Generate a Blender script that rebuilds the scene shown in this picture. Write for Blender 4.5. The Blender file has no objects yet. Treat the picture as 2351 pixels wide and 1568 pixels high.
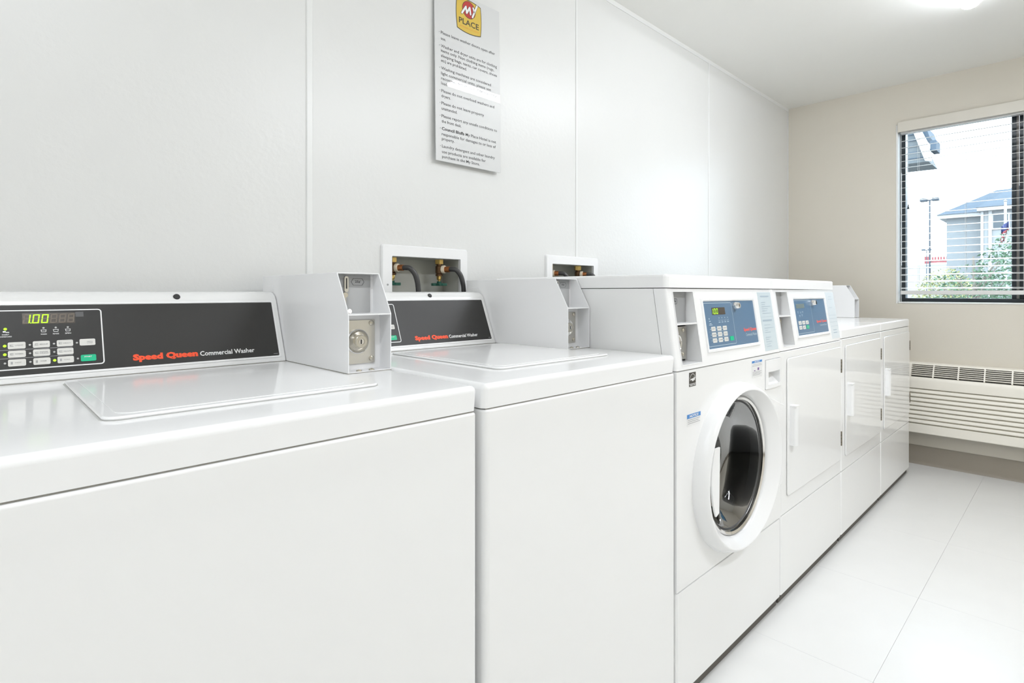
import bpy, bmesh, math, random
from mathutils import Vector, Matrix

random.seed(7)
S = bpy.context.scene
COL = S.collection

# ------------------------------------------------------------------ camera
# x runs along the row of machines, y into the panelled wall, z up; y = 0 is the machines' front plane
cam_d = bpy.data.cameras.new('camera')
cam = bpy.data.objects.new('camera', cam_d)
COL.objects.link(cam)
cam.location = (-0.6386, -0.7272, 1.0814)
cam.rotation_euler = (math.pi / 2, 0, -0.7713)
cam_d.sensor_width = 36.0
cam_d.lens = 36.0 * 1275.349 / 2351.0
cam_d.shift_y = -(784.0 - 671.7457) / 2351.0
cam_d.clip_start = 0.02
cam_d.clip_end = 300
S.camera = cam

# ------------------------------------------------------------------ world: bright overcast sky
world = bpy.data.worlds.new('overcast_sky')
S.world = world
world.use_nodes = True
wn = world.node_tree.nodes
wbg = wn['Background']
wbg.inputs['Color'].default_value = (0.80, 0.91, 1.0, 1)
wbg.inputs['Strength'].default_value = 7.0

LAMP_WINDOW_END, FILL_NEAR, FILL_MIDDLE, FILL_BEHIND = 46.0, 32.0, 76.0, 26.0   # diffuser brightness: one seen strip light, three added fills
S.view_settings.view_transform = 'Standard'
S.view_settings.look = 'None'
S.view_settings.gamma = 1.0
S.view_settings.use_curve_mapping = False
S.view_settings.exposure = 0.25
S.cycles.max_bounces = 7
S.cycles.diffuse_bounces = 5
S.cycles.glossy_bounces = 4
S.cycles.transparent_max_bounces = 12
S.cycles.use_adaptive_sampling = True
S.cycles.adaptive_threshold = 0.06
S.cycles.caustics_reflective = False
S.cycles.caustics_refractive = False
S.cycles.use_denoising = True
S.cycles.use_light_tree = False
S.cycles.sample_clamp_indirect = 6.0

# ------------------------------------------------------------------ materials
def mat(name, color, rough=0.4, metal=0.0, coat=0.0, emit=None, estr=0.0, bump=None, var=0.0, spec=0.5, trans=0.0, coat_rough=0.03, vscale=6.0):
    m = bpy.data.materials.new(name)
    m.use_nodes = True
    nt = m.node_tree
    b = nt.nodes['Principled BSDF']
    c = (*color, 1)
    b.inputs['Base Color'].default_value = c
    b.inputs['Roughness'].default_value = rough
    b.inputs['Metallic'].default_value = metal
    b.inputs['Coat Weight'].default_value = coat
    b.inputs['Coat Roughness'].default_value = coat_rough
    b.inputs['Specular IOR Level'].default_value = spec
    b.inputs['Transmission Weight'].default_value = trans
    if emit:
        b.inputs['Emission Color'].default_value = (*emit, 1)
        b.inputs['Emission Strength'].default_value = estr
    tc = nt.nodes.new('ShaderNodeTexCoord')
    if var > 0:
        n = nt.nodes.new('ShaderNodeTexNoise')
        n.inputs['Scale'].default_value = vscale
        n.inputs['Detail'].default_value = 4
        nt.links.new(tc.outputs['Object'], n.inputs['Vector'])
        mr = nt.nodes.new('ShaderNodeMapRange')
        mr.inputs['To Min'].default_value = 1 - var
        mr.inputs['To Max'].default_value = 1 + var
        nt.links.new(n.outputs['Fac'], mr.inputs['Value'])
        mx = nt.nodes.new('ShaderNodeMix')
        mx.data_type = 'RGBA'
        mx.blend_type = 'MULTIPLY'
        mx.inputs['Factor'].default_value = 1
        mx.inputs['A'].default_value = c
        nt.links.new(mr.outputs['Result'], mx.inputs['B'])
        nt.links.new(mx.outputs['Result'], b.inputs['Base Color'])
    if bump:
        scale, strength, dist = bump
        n = nt.nodes.new('ShaderNodeTexNoise')
        n.inputs['Scale'].default_value = scale
        n.inputs['Detail'].default_value = 2
        nt.links.new(tc.outputs['Object'], n.inputs['Vector'])
        bp = nt.nodes.new('ShaderNodeBump')
        bp.inputs['Strength'].default_value = strength
        bp.inputs['Distance'].default_value = dist
        nt.links.new(n.outputs['Fac'], bp.inputs['Height'])
        nt.links.new(bp.outputs['Normal'], b.inputs['Normal'])
    return m

def glass_mat(name, tint, gloss=1.0, rough=0.0):
    m = bpy.data.materials.new(name)
    m.use_nodes = True
    nt = m.node_tree
    nt.nodes.remove(nt.nodes['Principled BSDF'])
    out = nt.nodes['Material Output']
    t = nt.nodes.new('ShaderNodeBsdfTransparent')
    t.inputs['Color'].default_value = (*tint, 1)
    g = nt.nodes.new('ShaderNodeBsdfGlossy')
    g.inputs['Color'].default_value = (gloss, gloss, gloss, 1)
    g.inputs['Roughness'].default_value = rough
    fr = nt.nodes.new('ShaderNodeFresnel')
    fr.inputs['IOR'].default_value = 1.45
    mx = nt.nodes.new('ShaderNodeMixShader')
    nt.links.new(fr.outputs['Fac'], mx.inputs['Fac'])
    nt.links.new(t.outputs['BSDF'], mx.inputs[1])
    nt.links.new(g.outputs['BSDF'], mx.inputs[2])
    nt.links.new(mx.outputs['Shader'], out.inputs['Surface'])
    return m

M = {}
M['enamel'] = mat('white_enamel', (0.86, 0.86, 0.85), rough=0.10, spec=0.4, var=0.004)
M['enamel_lit_top'] = mat('white_enamel_lit_top', (0.90, 0.90, 0.895), rough=0.12, spec=0.10, var=0.004)  # same enamel, made lighter and duller so the tops read as brightly lit
M['enamel_satin'] = mat('white_enamel_satin', (0.82, 0.82, 0.81), rough=0.22, coat=0.15, bump=(60, 0.03, 0.0005))
M['powder'] = mat('white_powder_coat', (0.89, 0.89, 0.89), rough=0.3, spec=0.3, bump=(300, 0.03, 0.0004))
M['plastic'] = mat('white_plastic', (0.87, 0.87, 0.865), rough=0.22, spec=0.4, var=0.01)
M['frp'] = mat('pebbled_white_panel', (0.735, 0.737, 0.72), rough=0.34, bump=(70, 0.12, 0.004), var=0.012)
M['trim'] = mat('white_vinyl_trim', (0.79, 0.795, 0.78), rough=0.3, var=0.01)
M['wallpaint'] = mat('beige_wall_paint', (0.68, 0.638, 0.555), rough=0.55, bump=(160, 0.12, 0.002), var=0.015)
M['ceilpaint'] = mat('ceiling_paint', (0.86, 0.855, 0.82), rough=0.6, bump=(120, 0.12, 0.002), var=0.01)
M['base'] = mat('taupe_vinyl_base', (0.30, 0.265, 0.215), rough=0.45, var=0.03)
M['tile'] = mat('white_vinyl_tile', (0.79, 0.787, 0.77), rough=0.3, coat=0.08, bump=(35, 0.05, 0.001), var=0.03)
M['subfloor'] = mat('tile_joint', (0.80, 0.79, 0.765), rough=0.7, var=0.05)
M['black'] = mat('charcoal_panel', (0.036, 0.035, 0.033), rough=0.36, spec=0.32, var=0.06, bump=(500, 0.05, 0.0003))
M['dark'] = mat('dark_void', (0.02, 0.02, 0.02), rough=0.7, var=0.05)
M['neck'] = mat('grey_joint', (0.30, 0.29, 0.26), rough=0.6, var=0.05)  # grey for gaps and contact lines between parts
M['under_shadow'] = mat('dark_under_shadow', (0.10, 0.09, 0.075), rough=0.7, var=0.06)  # dark colour standing in for the shadow under the machines
M['hinge'] = mat('dark_nickel_hinge', (0.22, 0.19, 0.14), rough=0.4, metal=0.7, var=0.1)
M['lidgap'] = mat('lid_gap_grey', (0.62, 0.62, 0.60), rough=0.5, var=0.02)  # grey outline showing the gap round lids and dryer doors
M['hole'] = mat('black_plug', (0.03, 0.03, 0.03), rough=0.5, var=0.05)
M['orange'] = mat('orange_print', (0.92, 0.085, 0.02), rough=0.5, var=0.02)
M['whiteprint'] = mat('white_print', (0.85, 0.85, 0.84), rough=0.5, var=0.02)
M['greyprint'] = mat('grey_print', (0.36, 0.36, 0.36), rough=0.5, var=0.02)
M['blackprint'] = mat('black_print', (0.05, 0.05, 0.05), rough=0.5, var=0.02)
M['key'] = mat('light_grey_key', (0.72, 0.71, 0.67), rough=0.45, var=0.02)
M['green'] = mat('green_key', (0.0, 0.5, 0.25), rough=0.45, var=0.02)
M['lit'] = mat('lit_green_segment', (0.2, 0.5, 0.0), rough=0.5, emit=(0.50, 1.0, 0.03), estr=0.9, var=0.01)
M['lit'].cycles.emission_sampling = 'NONE'
M['unlit'] = mat('unlit_segment', (0.19, 0.155, 0.12), rough=0.5, var=0.03)
M['lcd'] = mat('display_window', (0.075, 0.06, 0.045), rough=0.25, var=0.03)
M['lcdgrey'] = mat('lcd_grey', (0.20, 0.25, 0.24), rough=0.2, var=0.03)
M['ledoff'] = mat('unlit_lamp', (0.5, 0.5, 0.48), rough=0.4, var=0.02)
M['smoke'] = mat('smoked_patch', (0.10, 0.10, 0.10), rough=0.4, var=0.03)
M['greyface'] = mat('grey_coin_face', (0.46, 0.465, 0.465), rough=0.4, var=0.02, bump=(600, 0.05, 0.0003))
M['greyband'] = mat('dark_grey_coin_band', (0.33, 0.335, 0.335), rough=0.45, var=0.02)
M['steel'] = mat('brushed_steel', (0.62, 0.60, 0.55), rough=0.28, metal=1.0, var=0.05, bump=(200, 0.04, 0.0004))
M['chrome'] = mat('chrome', (0.80, 0.79, 0.77), rough=0.1, metal=1.0, var=0.02)
M['nickel'] = mat('nickel_lock', (0.58, 0.55, 0.48), rough=0.25, metal=1.0, var=0.04)
M['brass'] = mat('brass', (0.66, 0.47, 0.16), rough=0.3, metal=1.0, var=0.08)
M['bronze'] = mat('dark_bronze', (0.16, 0.09, 0.045), rough=0.38, metal=0.8, var=0.15)
M['copper'] = mat('copper_ferrule', (0.50, 0.19, 0.07), rough=0.35, metal=0.8, var=0.08)
M['cream'] = mat('cream_washer', (0.78, 0.68, 0.52), rough=0.4, var=0.03)
M['rubber'] = mat('black_rubber', (0.045, 0.044, 0.043), rough=0.42, var=0.06)
M['valvegreen'] = mat('green_valve_handle', (0.01, 0.09, 0.06), rough=0.35, var=0.06)
M['boxgrey'] = mat('box_liner', (0.50, 0.50, 0.45), rough=0.5, var=0.02)
M['blue'] = mat('blue_grey_panel', (0.095, 0.185, 0.30), rough=0.28, coat=0.2, var=0.03, coat_rough=0.15)
M['blueline'] = mat('pale_blue_line', (0.52, 0.62, 0.68), rough=0.45, var=0.02)
M['palelabel'] = mat('pale_blue_label', (0.60, 0.68, 0.71), rough=0.25, var=0.02)
M['palelabel2'] = mat('white_blue_label', (0.72, 0.78, 0.81), rough=0.25, var=0.02)
M['labelprint'] = mat('label_print', (0.36, 0.44, 0.50), rough=0.5, var=0.02)
M['salmon'] = mat('red_print', (0.80, 0.13, 0.11), rough=0.5, var=0.02)
M['sticker'] = mat('sticker_paper', (0.80, 0.80, 0.79), rough=0.45, var=0.02)
M['stickblue'] = mat('sticker_blue', (0.06, 0.24, 0.58), rough=0.45, var=0.02)
M['purple'] = mat('purple_print', (0.16, 0.08, 0.26), rough=0.5, var=0.02)
M['starblack'] = mat('star_label_black', (0.055, 0.05, 0.04), rough=0.45, var=0.03)
M['doorglass'] = glass_mat('door_glass', (0.42, 0.43, 0.43), gloss=0.32)
M['drum'] = mat('stainless_drum', (0.085, 0.085, 0.083), rough=0.42, metal=1.0, var=0.06)
M['gasket'] = mat('grey_gasket', (0.05, 0.05, 0.05), rough=0.5, var=0.05)
M['acrylic'] = mat('acrylic_sign', (0.66, 0.665, 0.66), rough=0.35, coat=1.0, var=0.005, coat_rough=0.0)
M['logoyellow'] = mat('logo_yellow', (0.66, 0.46, 0.06), rough=0.5, var=0.02)
M['logored'] = mat('logo_red', (0.48, 0.035, 0.03), rough=0.5, var=0.02)
M['logodark'] = mat('logo_dark', (0.045, 0.04, 0.02), rough=0.5, var=0.02)
M['logoorange'] = mat('logo_orange', (0.78, 0.26, 0.02), rough=0.5, var=0.02)
M['acbody'] = mat('almond_plastic', (0.86, 0.825, 0.74), rough=0.38, var=0.015)
M['acdark'] = mat('grille_depth', (0.05, 0.047, 0.04), rough=0.7, var=0.05)
M['acslot'] = mat('louver_groove', (0.40, 0.375, 0.31), rough=0.7, var=0.05)
M['blind'] = mat('white_blind', (0.74, 0.735, 0.72), rough=0.32, var=0.01)
M['valance'] = mat('cream_valance', (0.70, 0.665, 0.59), rough=0.4, var=0.015)
M['winframe'] = mat('bronze_window_frame', (0.035, 0.045, 0.055), rough=0.35, var=0.05)
M['winlight'] = mat('grey_interlock', (0.28, 0.26, 0.24), rough=0.4, var=0.03)
M['jamb'] = mat('white_jamb', (0.82, 0.82, 0.80), rough=0.45, var=0.01)
M['pane'] = glass_mat('window_pane', (0.93, 0.96, 0.97))
M['pane2'] = glass_mat('screened_pane', (0.10, 0.20, 0.25))
M['lampbody'] = mat('lamp_housing', (0.82, 0.82, 0.81), rough=0.4, var=0.01)
for k_, e_ in (('lamp_a', LAMP_WINDOW_END), ('fill_b', FILL_NEAR), ('fill_c', FILL_MIDDLE), ('fill_d', FILL_BEHIND)):
    M[k_] = mat('lamp_diffuser', (0.9, 0.9, 0.88), rough=0.5, emit=(0.925, 0.965, 1.035), estr=e_, var=0.005)
M['asphalt'] = mat('pale_asphalt', (0.158, 0.158, 0.158), rough=0.9, var=0.12)
M['grass'] = mat('lawn_grass', (0.20, 0.30, 0.10), rough=0.9, var=0.2)
M['siding'] = mat('pale_siding', (0.169, 0.18, 0.187), rough=0.7, var=0.04)
M['siding2'] = mat('light_siding', (0.209, 0.216, 0.22), rough=0.7, var=0.03)
M['roof'] = mat('slate_shingle', (0.032, 0.05, 0.072), rough=0.8, var=0.12, vscale=3)
M['fascia'] = mat('white_fascia', (0.36, 0.36, 0.36), rough=0.5, var=0.02)
M['pole'] = mat('dark_lamp_pole', (0.022, 0.036, 0.054), rough=0.5, var=0.06)
M['polelight'] = mat('white_pole', (0.288, 0.288, 0.288), rough=0.5, var=0.03)
M['outwin'] = mat('far_window', (0.022, 0.036, 0.047), rough=0.15, var=0.05)
M['storered'] = mat('red_sign_face', (0.216, 0.036, 0.043), rough=0.5, var=0.04)
M['store'] = mat('white_store_wall', (0.288, 0.288, 0.281), rough=0.7, var=0.03)
M['flagred'] = mat('flag_red', (0.187, 0.022, 0.029), rough=0.7, var=0.04)
M['flagwhite'] = mat('flag_white', (0.302, 0.302, 0.302), rough=0.7, var=0.03)
M['flagblue'] = mat('flag_blue', (0.014, 0.022, 0.094), rough=0.7, var=0.04)
M['leaf'] = mat('green_leaf', (0.046, 0.099, 0.049), rough=0.6, var=0.35, vscale=9)
M['leafy'] = mat('yellow_leaf', (0.224, 0.224, 0.086), rough=0.6, var=0.3, vscale=9)
M['bark'] = mat('grey_bark', (0.158, 0.137, 0.115), rough=0.9, var=0.2)
M['overhang'] = mat('shingle_siding', (0.072, 0.083, 0.09), rough=0.8, var=0.15, vscale=12)

# ------------------------------------------------------------------ builders
def finish(name, bm, m, parent=None, bevel=0.0, seg=3, angle=35.0, smooth=True, solid=None, pick=None):
    bmesh.ops.recalc_face_normals(bm, faces=bm.faces[:])
    if bevel > 0:
        es = [e for e in bm.edges if len(e.link_faces) == 2 and e.calc_face_angle(0) > math.radians(30) and (pick is None or pick(e))]
        bmesh.ops.bevel(bm, geom=es, offset=bevel, segments=seg, profile=0.5, affect='EDGES', clamp_overlap=True)
    me = bpy.data.meshes.new(name)
    bm.to_mesh(me)
    bm.free()
    if smooth:
        me.polygons.foreach_set('use_smooth', [True] * len(me.polygons))
        me.set_sharp_from_angle(angle=math.radians(angle))
    me.materials.append(M[m])
    o = bpy.data.objects.new(name, me)
    COL.objects.link(o)
    if parent is not None:
        o.parent = parent
    if bevel > 0:
        w = o.modifiers.new('weighted', 'WEIGHTED_NORMAL')
        w.keep_sharp = True
    if solid:
        s = o.modifiers.new('solid', 'SOLIDIFY')
        s.thickness = solid
        s.offset = -1
    return o

def add_box(bm, x0, x1, y0, y1, z0, z1):
    v = [bm.verts.new(p) for p in ((x0, y0, z0), (x1, y0, z0), (x1, y1, z0), (x0, y1, z0), (x0, y0, z1), (x1, y0, z1), (x1, y1, z1), (x0, y1, z1))]
    for f in ((0, 1, 5, 4), (1, 2, 6, 5), (2, 3, 7, 6), (3, 0, 4, 7), (4, 5, 6, 7), (3, 2, 1, 0)):
        bm.faces.new([v[i] for i in f])

def box(name, x0, x1, y0, y1, z0, z1, m, parent=None, bevel=0.0, seg=2):
    bm = bmesh.new()
    add_box(bm, x0, x1, y0, y1, z0, z1)
    return finish(name, bm, m, parent, bevel, seg)

def add_prism(bm, pts, axis, a, b):
    """pts: 2D polygon; axis 'x': pts are (y,z); 'y': (x,z); 'z': (x,y)"""
    def P(p, t):
        return {'x': (t, p[0], p[1]), 'y': (p[0], t, p[1]), 'z': (p[0], p[1], t)}[axis]
    A = [bm.verts.new(P(p, a)) for p in pts]
    B = [bm.verts.new(P(p, b)) for p in pts]
    n = len(pts)
    bm.faces.new(A)
    bm.faces.new(B[::-1])
    for i in range(n):
        j = (i + 1) % n
        bm.faces.new((A[i], B[i], B[j], A[j]))

def prism(name, pts, axis, a, b, m, parent=None, bevel=0.0, seg=2, pick=None):
    bm = bmesh.new()
    add_prism(bm, pts, axis, a, b)
    return finish(name, bm, m, parent, bevel, seg, pick=pick)

def not_low(z):
    return lambda e: max(v.co.z for v in e.verts) > z

def add_lathe(bm, prof, M4, n=24):
    """prof: (radius, height) revolved about local z, mapped by M4"""
    rings = []
    for r, h in prof:
        if r < 1e-6:
            rings.append([bm.verts.new(M4 @ Vector((0, 0, h)))])
        else:
            rings.append([bm.verts.new(M4 @ Vector((r * math.cos(2 * math.pi * i / n), r * math.sin(2 * math.pi * i / n), h))) for i in range(n)])
    for a, b in zip(rings[:-1], rings[1:]):
        for i in range(n):
            j = (i + 1) % n
            if len(a) == 1 and len(b) > 1:
                bm.faces.new((a[0], b[i], b[j]))
            elif len(b) == 1 and len(a) > 1:
                bm.faces.new((a[i], b[0], a[j]))
            elif len(a) > 1:
                bm.faces.new((a[i], b[i], b[j], a[j]))

def frame_at(p, zdir, xdir=(1, 0, 0)):
    z = Vector(zdir).normalized()
    x = Vector(xdir)
    if abs(x.normalized().dot(z)) > 0.95:
        x = Vector((0, 1, 0))
    y = z.cross(x).normalized()
    x = y.cross(z)
    m = Matrix((x, y, z)).transposed().to_4x4()
    m.translation = Vector(p)
    return m

def lathe(name, prof, p, zdir, m, parent=None, n=24, angle=35):
    bm = bmesh.new()
    add_lathe(bm, prof, frame_at(p, zdir), n)
    return finish(name, bm, m, parent, angle=angle)

def disc(name, p, zdir, r, h, m, parent=None, n=16):
    return lathe(name, [(0, 0), (r, 0), (r, h), (0, h)], p, zdir, m, parent, n)

def catmull(pts, k=6):
    P = [Vector(p) for p in pts]
    P = [2 * P[0] - P[1]] + P + [2 * P[-1] - P[-2]]
    out = []
    for i in range(1, len(P) - 2):
        for j in range(k):
            t = j / k
            out.append(0.5 * (2 * P[i] + (P[i + 1] - P[i - 1]) * t + (2 * P[i - 1] - 5 * P[i] + 4 * P[i + 1] - P[i + 2]) * t * t + (3 * P[i] - P[i - 1] - 3 * P[i + 1] + P[i + 2]) * t ** 3))
    out.append(P[-2])
    return out

def add_tube(bm, pts, r, n=10):
    pts = [Vector(p) for p in pts]
    rings = []
    for i, p in enumerate(pts):
        d = (pts[min(i + 1, len(pts) - 1)] - pts[max(i - 1, 0)]).normalized()
        f = frame_at(p, d, (0.31, 0.77, 0.55))
        rr = r[i] if isinstance(r, (list, tuple)) else r
        rings.append([bm.verts.new(f @ Vector((rr * math.cos(2 * math.pi * k / n), rr * math.sin(2 * math.pi * k / n), 0))) for k in range(n)])
    for a, b in zip(rings[:-1], rings[1:]):
        best = min(range(n), key=lambda s: sum((a[k].co - b[(k + s) % n].co).length for k in range(0, n, 3)))
        for k in range(n):
            bm.faces.new((a[k], a[(k + 1) % n], b[(k + 1 + best) % n], b[(k + best) % n]))
    bm.faces.new(rings[0][::-1])
    bm.faces.new(rings[-1])

def tube(name, pts, r, m, parent=None, n=10):
    bm = bmesh.new()
    add_tube(bm, pts, r, n)
    return finish(name, bm, m, parent, angle=60)

def empty(name, loc, label=None, cat=None, group=None):
    o = bpy.data.objects.new(name, None)
    COL.objects.link(o)
    o.location = loc
    o.empty_display_size = 0.1
    if label:
        tag(o, label, cat, group)
    return o

def tag(o, label, cat, group=None):
    o['label'] = label
    o['category'] = cat
    if group:
        o['group'] = group
    return o

def struct(o):
    o['kind'] = 'structure'
    return o

def part_label(o, s):
    o['label'] = s
    return o

def copy_tree(o, parent=None):
    c = o.copy()
    COL.objects.link(c)
    c.parent = parent
    for ch in list(o.children):
        copy_tree(ch, c)
    return c

class Plane:
    """a flat face: p0 + a*x + b*up, printing stands off along the normal"""
    def __init__(self, p0, x=(1, 0, 0), up=(0, 0, 1)):
        self.p0 = Vector(p0)
        self.x = Vector(x).normalized()
        self.up = Vector(up).normalized()
        self.n = self.x.cross(self.up)

    def at(self, a, b, off=0.0):
        return self.p0 + self.x * a + self.up * b + self.n * off

def slab(name, pl, poly, o0, o1, m, parent, bevel=0.0):
    """polygon (a,b) on a plane, from offset o0 to o1"""
    bm = bmesh.new()
    A = [bm.verts.new(pl.at(a, b, o0)) for a, b in poly]
    B = [bm.verts.new(pl.at(a, b, o1)) for a, b in poly]
    bm.faces.new(A[::-1])
    bm.faces.new(B)
    for i in range(len(poly)):
        j = (i + 1) % len(poly)
        bm.faces.new((A[i], A[j], B[j], B[i]))
    return finish(name, bm, m, parent, bevel)

def rrect(a0, a1, b0, b1, r, k=4):
    out = []
    for cx, cy, t0 in ((a1 - r, b0 + r, -90), (a1 - r, b1 - r, 0), (a0 + r, b1 - r, 90), (a0 + r, b0 + r, 180)):
        for i in range(k + 1):
            t = math.radians(t0 + 90 * i / k)
            out.append((cx + r * math.cos(t), cy + r * math.sin(t)))
    return out

def plate(name, pl, a0, a1, b0, b1, o0, o1, m, parent, r=0.0):
    return slab(name, pl, rrect(a0, a1, b0, b1, r) if r > 0 else [(a0, b0), (a1, b0), (a1, b1), (a0, b1)], o0, o1, m, parent)

def outline(name, pl, a0, a1, b0, b1, w, r, off, m, parent):
    bm = bmesh.new()
    o = [bm.verts.new(pl.at(a, b, off)) for a, b in rrect(a0, a1, b0, b1, r)]
    i = [bm.verts.new(pl.at(a, b, off)) for a, b in rrect(a0 + w, a1 - w, b0 + w, b1 - w, max(r - w, 0.0003))]
    n = len(o)
    for k in range(n):
        j = (k + 1) % n
        bm.faces.new((o[k], o[j], i[j], i[k]))
    return finish(name, bm, m, parent, smooth=False)

def text(name, s, pl, a, b, w, h, off, m, parent, bold=0.0, align='L', shear=0.0, spacing=1.0, em=None):
    """lettering fitted to w (None: natural) by h with its lower left at (a,b)"""
    cu = bpy.data.curves.new(name, 'FONT')
    cu.body = s
    cu.resolution_u = 2
    cu.offset = bold
    cu.shear = shear
    cu.space_character = spacing
    tmp = bpy.data.objects.new(name, cu)
    me = bpy.data.meshes.new_from_object(tmp)
    bpy.data.objects.remove(tmp)
    bpy.data.curves.remove(cu)
    me.name = name
    xs = [v.co.x for v in me.vertices]
    ys = [v.co.y for v in me.vertices]
    x0, x1, y0, y1 = min(xs), max(xs), min(ys), max(ys)
    if h is None:
        sy = sx = w / (x1 - x0)
    elif w is None:
        sy = sx = h / (y1 - y0)
    else:
        sx, sy = w / (x1 - x0), h / (y1 - y0)
    if em:
        sy, y0 = em, 0.0     # b is the baseline
        sx = sx if w else em
    shift = 0 if align == 'L' else -(x1 - x0) * sx / 2
    for v in me.vertices:
        v.co = pl.at(a + shift + (v.co.x - x0) * sx, b + (v.co.y - y0) * sy, off)
    me.materials.clear()
    me.materials.append(M[m])
    o = bpy.data.objects.new(name, me)
    COL.objects.link(o)
    o.parent = parent
    return o

def bars(name, pl, rects, off, m, parent):
    bm = bmesh.new()
    for a0, a1, b0, b1 in rects:
        bm.faces.new([bm.verts.new(pl.at(a, b, off)) for a, b in ((a0, b0), (a1, b0), (a1, b1), (a0, b1))])
    return finish(name, bm, m, parent, smooth=False)

SEG = {'0': 'abcdef', '1': 'bc', '8': 'abcdefg', ' ': ''}
def digit_polys(a, b, w, h, t, segs, lean=0.12):
    R = {'a': (0, w, h - t, h), 'd': (0, w, 0, t), 'g': (0, w, h / 2 - t / 2, h / 2 + t / 2), 'f': (0, t, h / 2, h), 'b': (w - t, w, h / 2, h), 'e': (0, t, 0, h / 2), 'c': (w - t, w, 0, h / 2)}
    g = t * 0.25
    out = []
    for s in segs:
        x0, x1, y0, y1 = R[s]
        if s in 'adg':
            x0, x1 = x0 + g, x1 - g
        else:
            y0, y1 = y0 + g, y1 - g
        out.append([(a + x + y * lean, b + y) for x, y in ((x0, y0), (x1, y0), (x1, y1), (x0, y1))])
    return out

def polys(name, pl, lst, off, m, parent):
    bm = bmesh.new()
    for p in lst:
        bm.faces.new([bm.verts.new(pl.at(a, b, off)) for a, b in p])
    return finish(name, bm, m, parent, smooth=False)

def grid_face(bm, P, xs, zs, holes):
    """faces over a rectangle cut by xs, zs, leaving out cells inside holes; P(x,z)->point"""
    V = {}
    def vert(x, z):
        k = (round(x, 5), round(z, 5))
        if k not in V:
            V[k] = bm.verts.new(P(x, z))
        return V[k]
    for i in range(len(xs) - 1):
        for j in range(len(zs) - 1):
            cx, cz = (xs[i] + xs[i + 1]) / 2, (zs[j] + zs[j + 1]) / 2
            if any(h[0] < cx < h[1] and h[2] < cz < h[3] for h in holes):
                continue
            bm.faces.new((vert(xs[i], zs[j]), vert(xs[i + 1], zs[j]), vert(xs[i + 1], zs[j + 1]), vert(xs[i], zs[j + 1])))

def holed(name, P, x0, x1, z0, z1, holes, m, parent=None, thick=0.003, flip=False):
    hs = [(max(h[0], x0), min(h[1], x1), max(h[2], z0), min(h[3], z1)) for h in holes if h[1] > x0 and h[0] < x1]
    xs = sorted({x0, x1, *[h[0] for h in hs], *[h[1] for h in hs]})
    zs = sorted({z0, z1, *[h[2] for h in hs], *[h[3] for h in hs]})
    bm = bmesh.new()
    grid_face(bm, P, xs, zs, hs)
    if flip:
        bmesh.ops.reverse_faces(bm, faces=bm.faces[:])
    me = bpy.data.meshes.new(name)
    bm.to_mesh(me)
    bm.free()
    me.materials.append(M[m])
    o = bpy.data.objects.new(name, me)
    COL.objects.link(o)
    o.parent = parent
    s = o.modifiers.new('solid', 'SOLIDIFY')
    s.thickness = thick
    s.offset = -1
    s.use_even_offset = False
    return o

# ------------------------------------------------------------------ room shell
W = 0.7817            # panelled wall face
XE = 3.6512           # end wall face
ZC = 2.424            # ceiling
XL, YF = -2.3, -2.3  # wall behind the camera's left, wall opposite the machines
SUPPLY = [(0.300, 0.5705, 0.985, 1.195), (1.0494, 1.3193, 0.985, 1.198)]

fl = struct(box('floor', XL, XE, YF, W, -0.08, -0.003, 'subfloor'))
tw = 0.61
tile_mesh = {}
ys = [-0.32 + k * tw for k in range(-3, 3)]
xs = [1.1543 + k * tw for k in range(-7, 6)]
for i, xa in enumerate(xs):
    for j, ya in enumerate(ys):
        x0, x1 = max(xa, XL), min(xa + tw, XE)
        y0, y1 = max(ya, YF), min(ya + tw, W)
        if x1 - x0 < 0.02 or y1 - y0 < 0.02:
            continue
        key = (round(x1 - x0, 3), round(y1 - y0, 3))
        if key not in tile_mesh:
            t = box('tile', 0, x1 - x0 - 0.0006, 0, y1 - y0 - 0.0006, -0.0028, 0, 'tile', fl, bevel=0.0002, seg=1)
            tile_mesh[key] = t.data
        else:
            t = bpy.data.objects.new('tile', tile_mesh[key])
            COL.objects.link(t)
            t.parent = fl
        t.location = (x0, y0, 0)

struct(box('ceiling', XL, XE + 0.16, YF - 0.1, W + 0.12, ZC, ZC + 0.1, 'ceilpaint'))
struct(box('wall_left', XL - 0.1, XL, YF, W, -0.08, ZC, 'frp'))
struct(box('wall_front', XL - 0.1, XE, YF - 0.1, YF, -0.08, ZC, 'wallpaint'))

wb = struct(holed('wall_back', lambda x, z: (x, W + 0.0035, z), XL - 0.1, XE + 0.16, -0.08, ZC, SUPPLY, 'wallpaint', thick=0.11))
seams = [-2.35, -1.181, 0.038, 1.211, 2.413, XE]
for a, b in zip(seams[:-1], seams[1:]):
    a = max(a, XL)
    if b <= XL:
        continue
    holed('panel', lambda x, z: (x, W, z), a + 0.002, b - 0.002, 0.0, ZC, SUPPLY, 'frp', wb, thick=0.003)
for k, s in enumerate(seams[1:-1]):
    wd = 0.0093 if k == 1 else 0.0055
    zt = ZC
    zb = 0.0
    if k == 2:
        zb = 1.233
    prism('divider_strip', [(s - wd, W - 0.0002), (s + wd, W - 0.0002), (s + wd, W - 0.0016), (s + wd * 0.75, W - 0.0034), (s - wd * 0.75, W - 0.0034), (s - wd, W - 0.0016)], 'z', zb, zt, 'trim', wb)
prism('ceiling_strip', [(W - 0.0002, ZC), (W - 0.0002, ZC - 0.02), (W - 0.003, ZC - 0.02), (W - 0.005, ZC - 0.012), (W - 0.005, ZC)], 'x', XL, XE, 'trim', wb)
box('corner_strip', XE - 0.012, XE - 0.0005, W - 0.004, W - 0.0002, 0, ZC - 0.02, 'trim', wb, bevel=0.0015)

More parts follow.
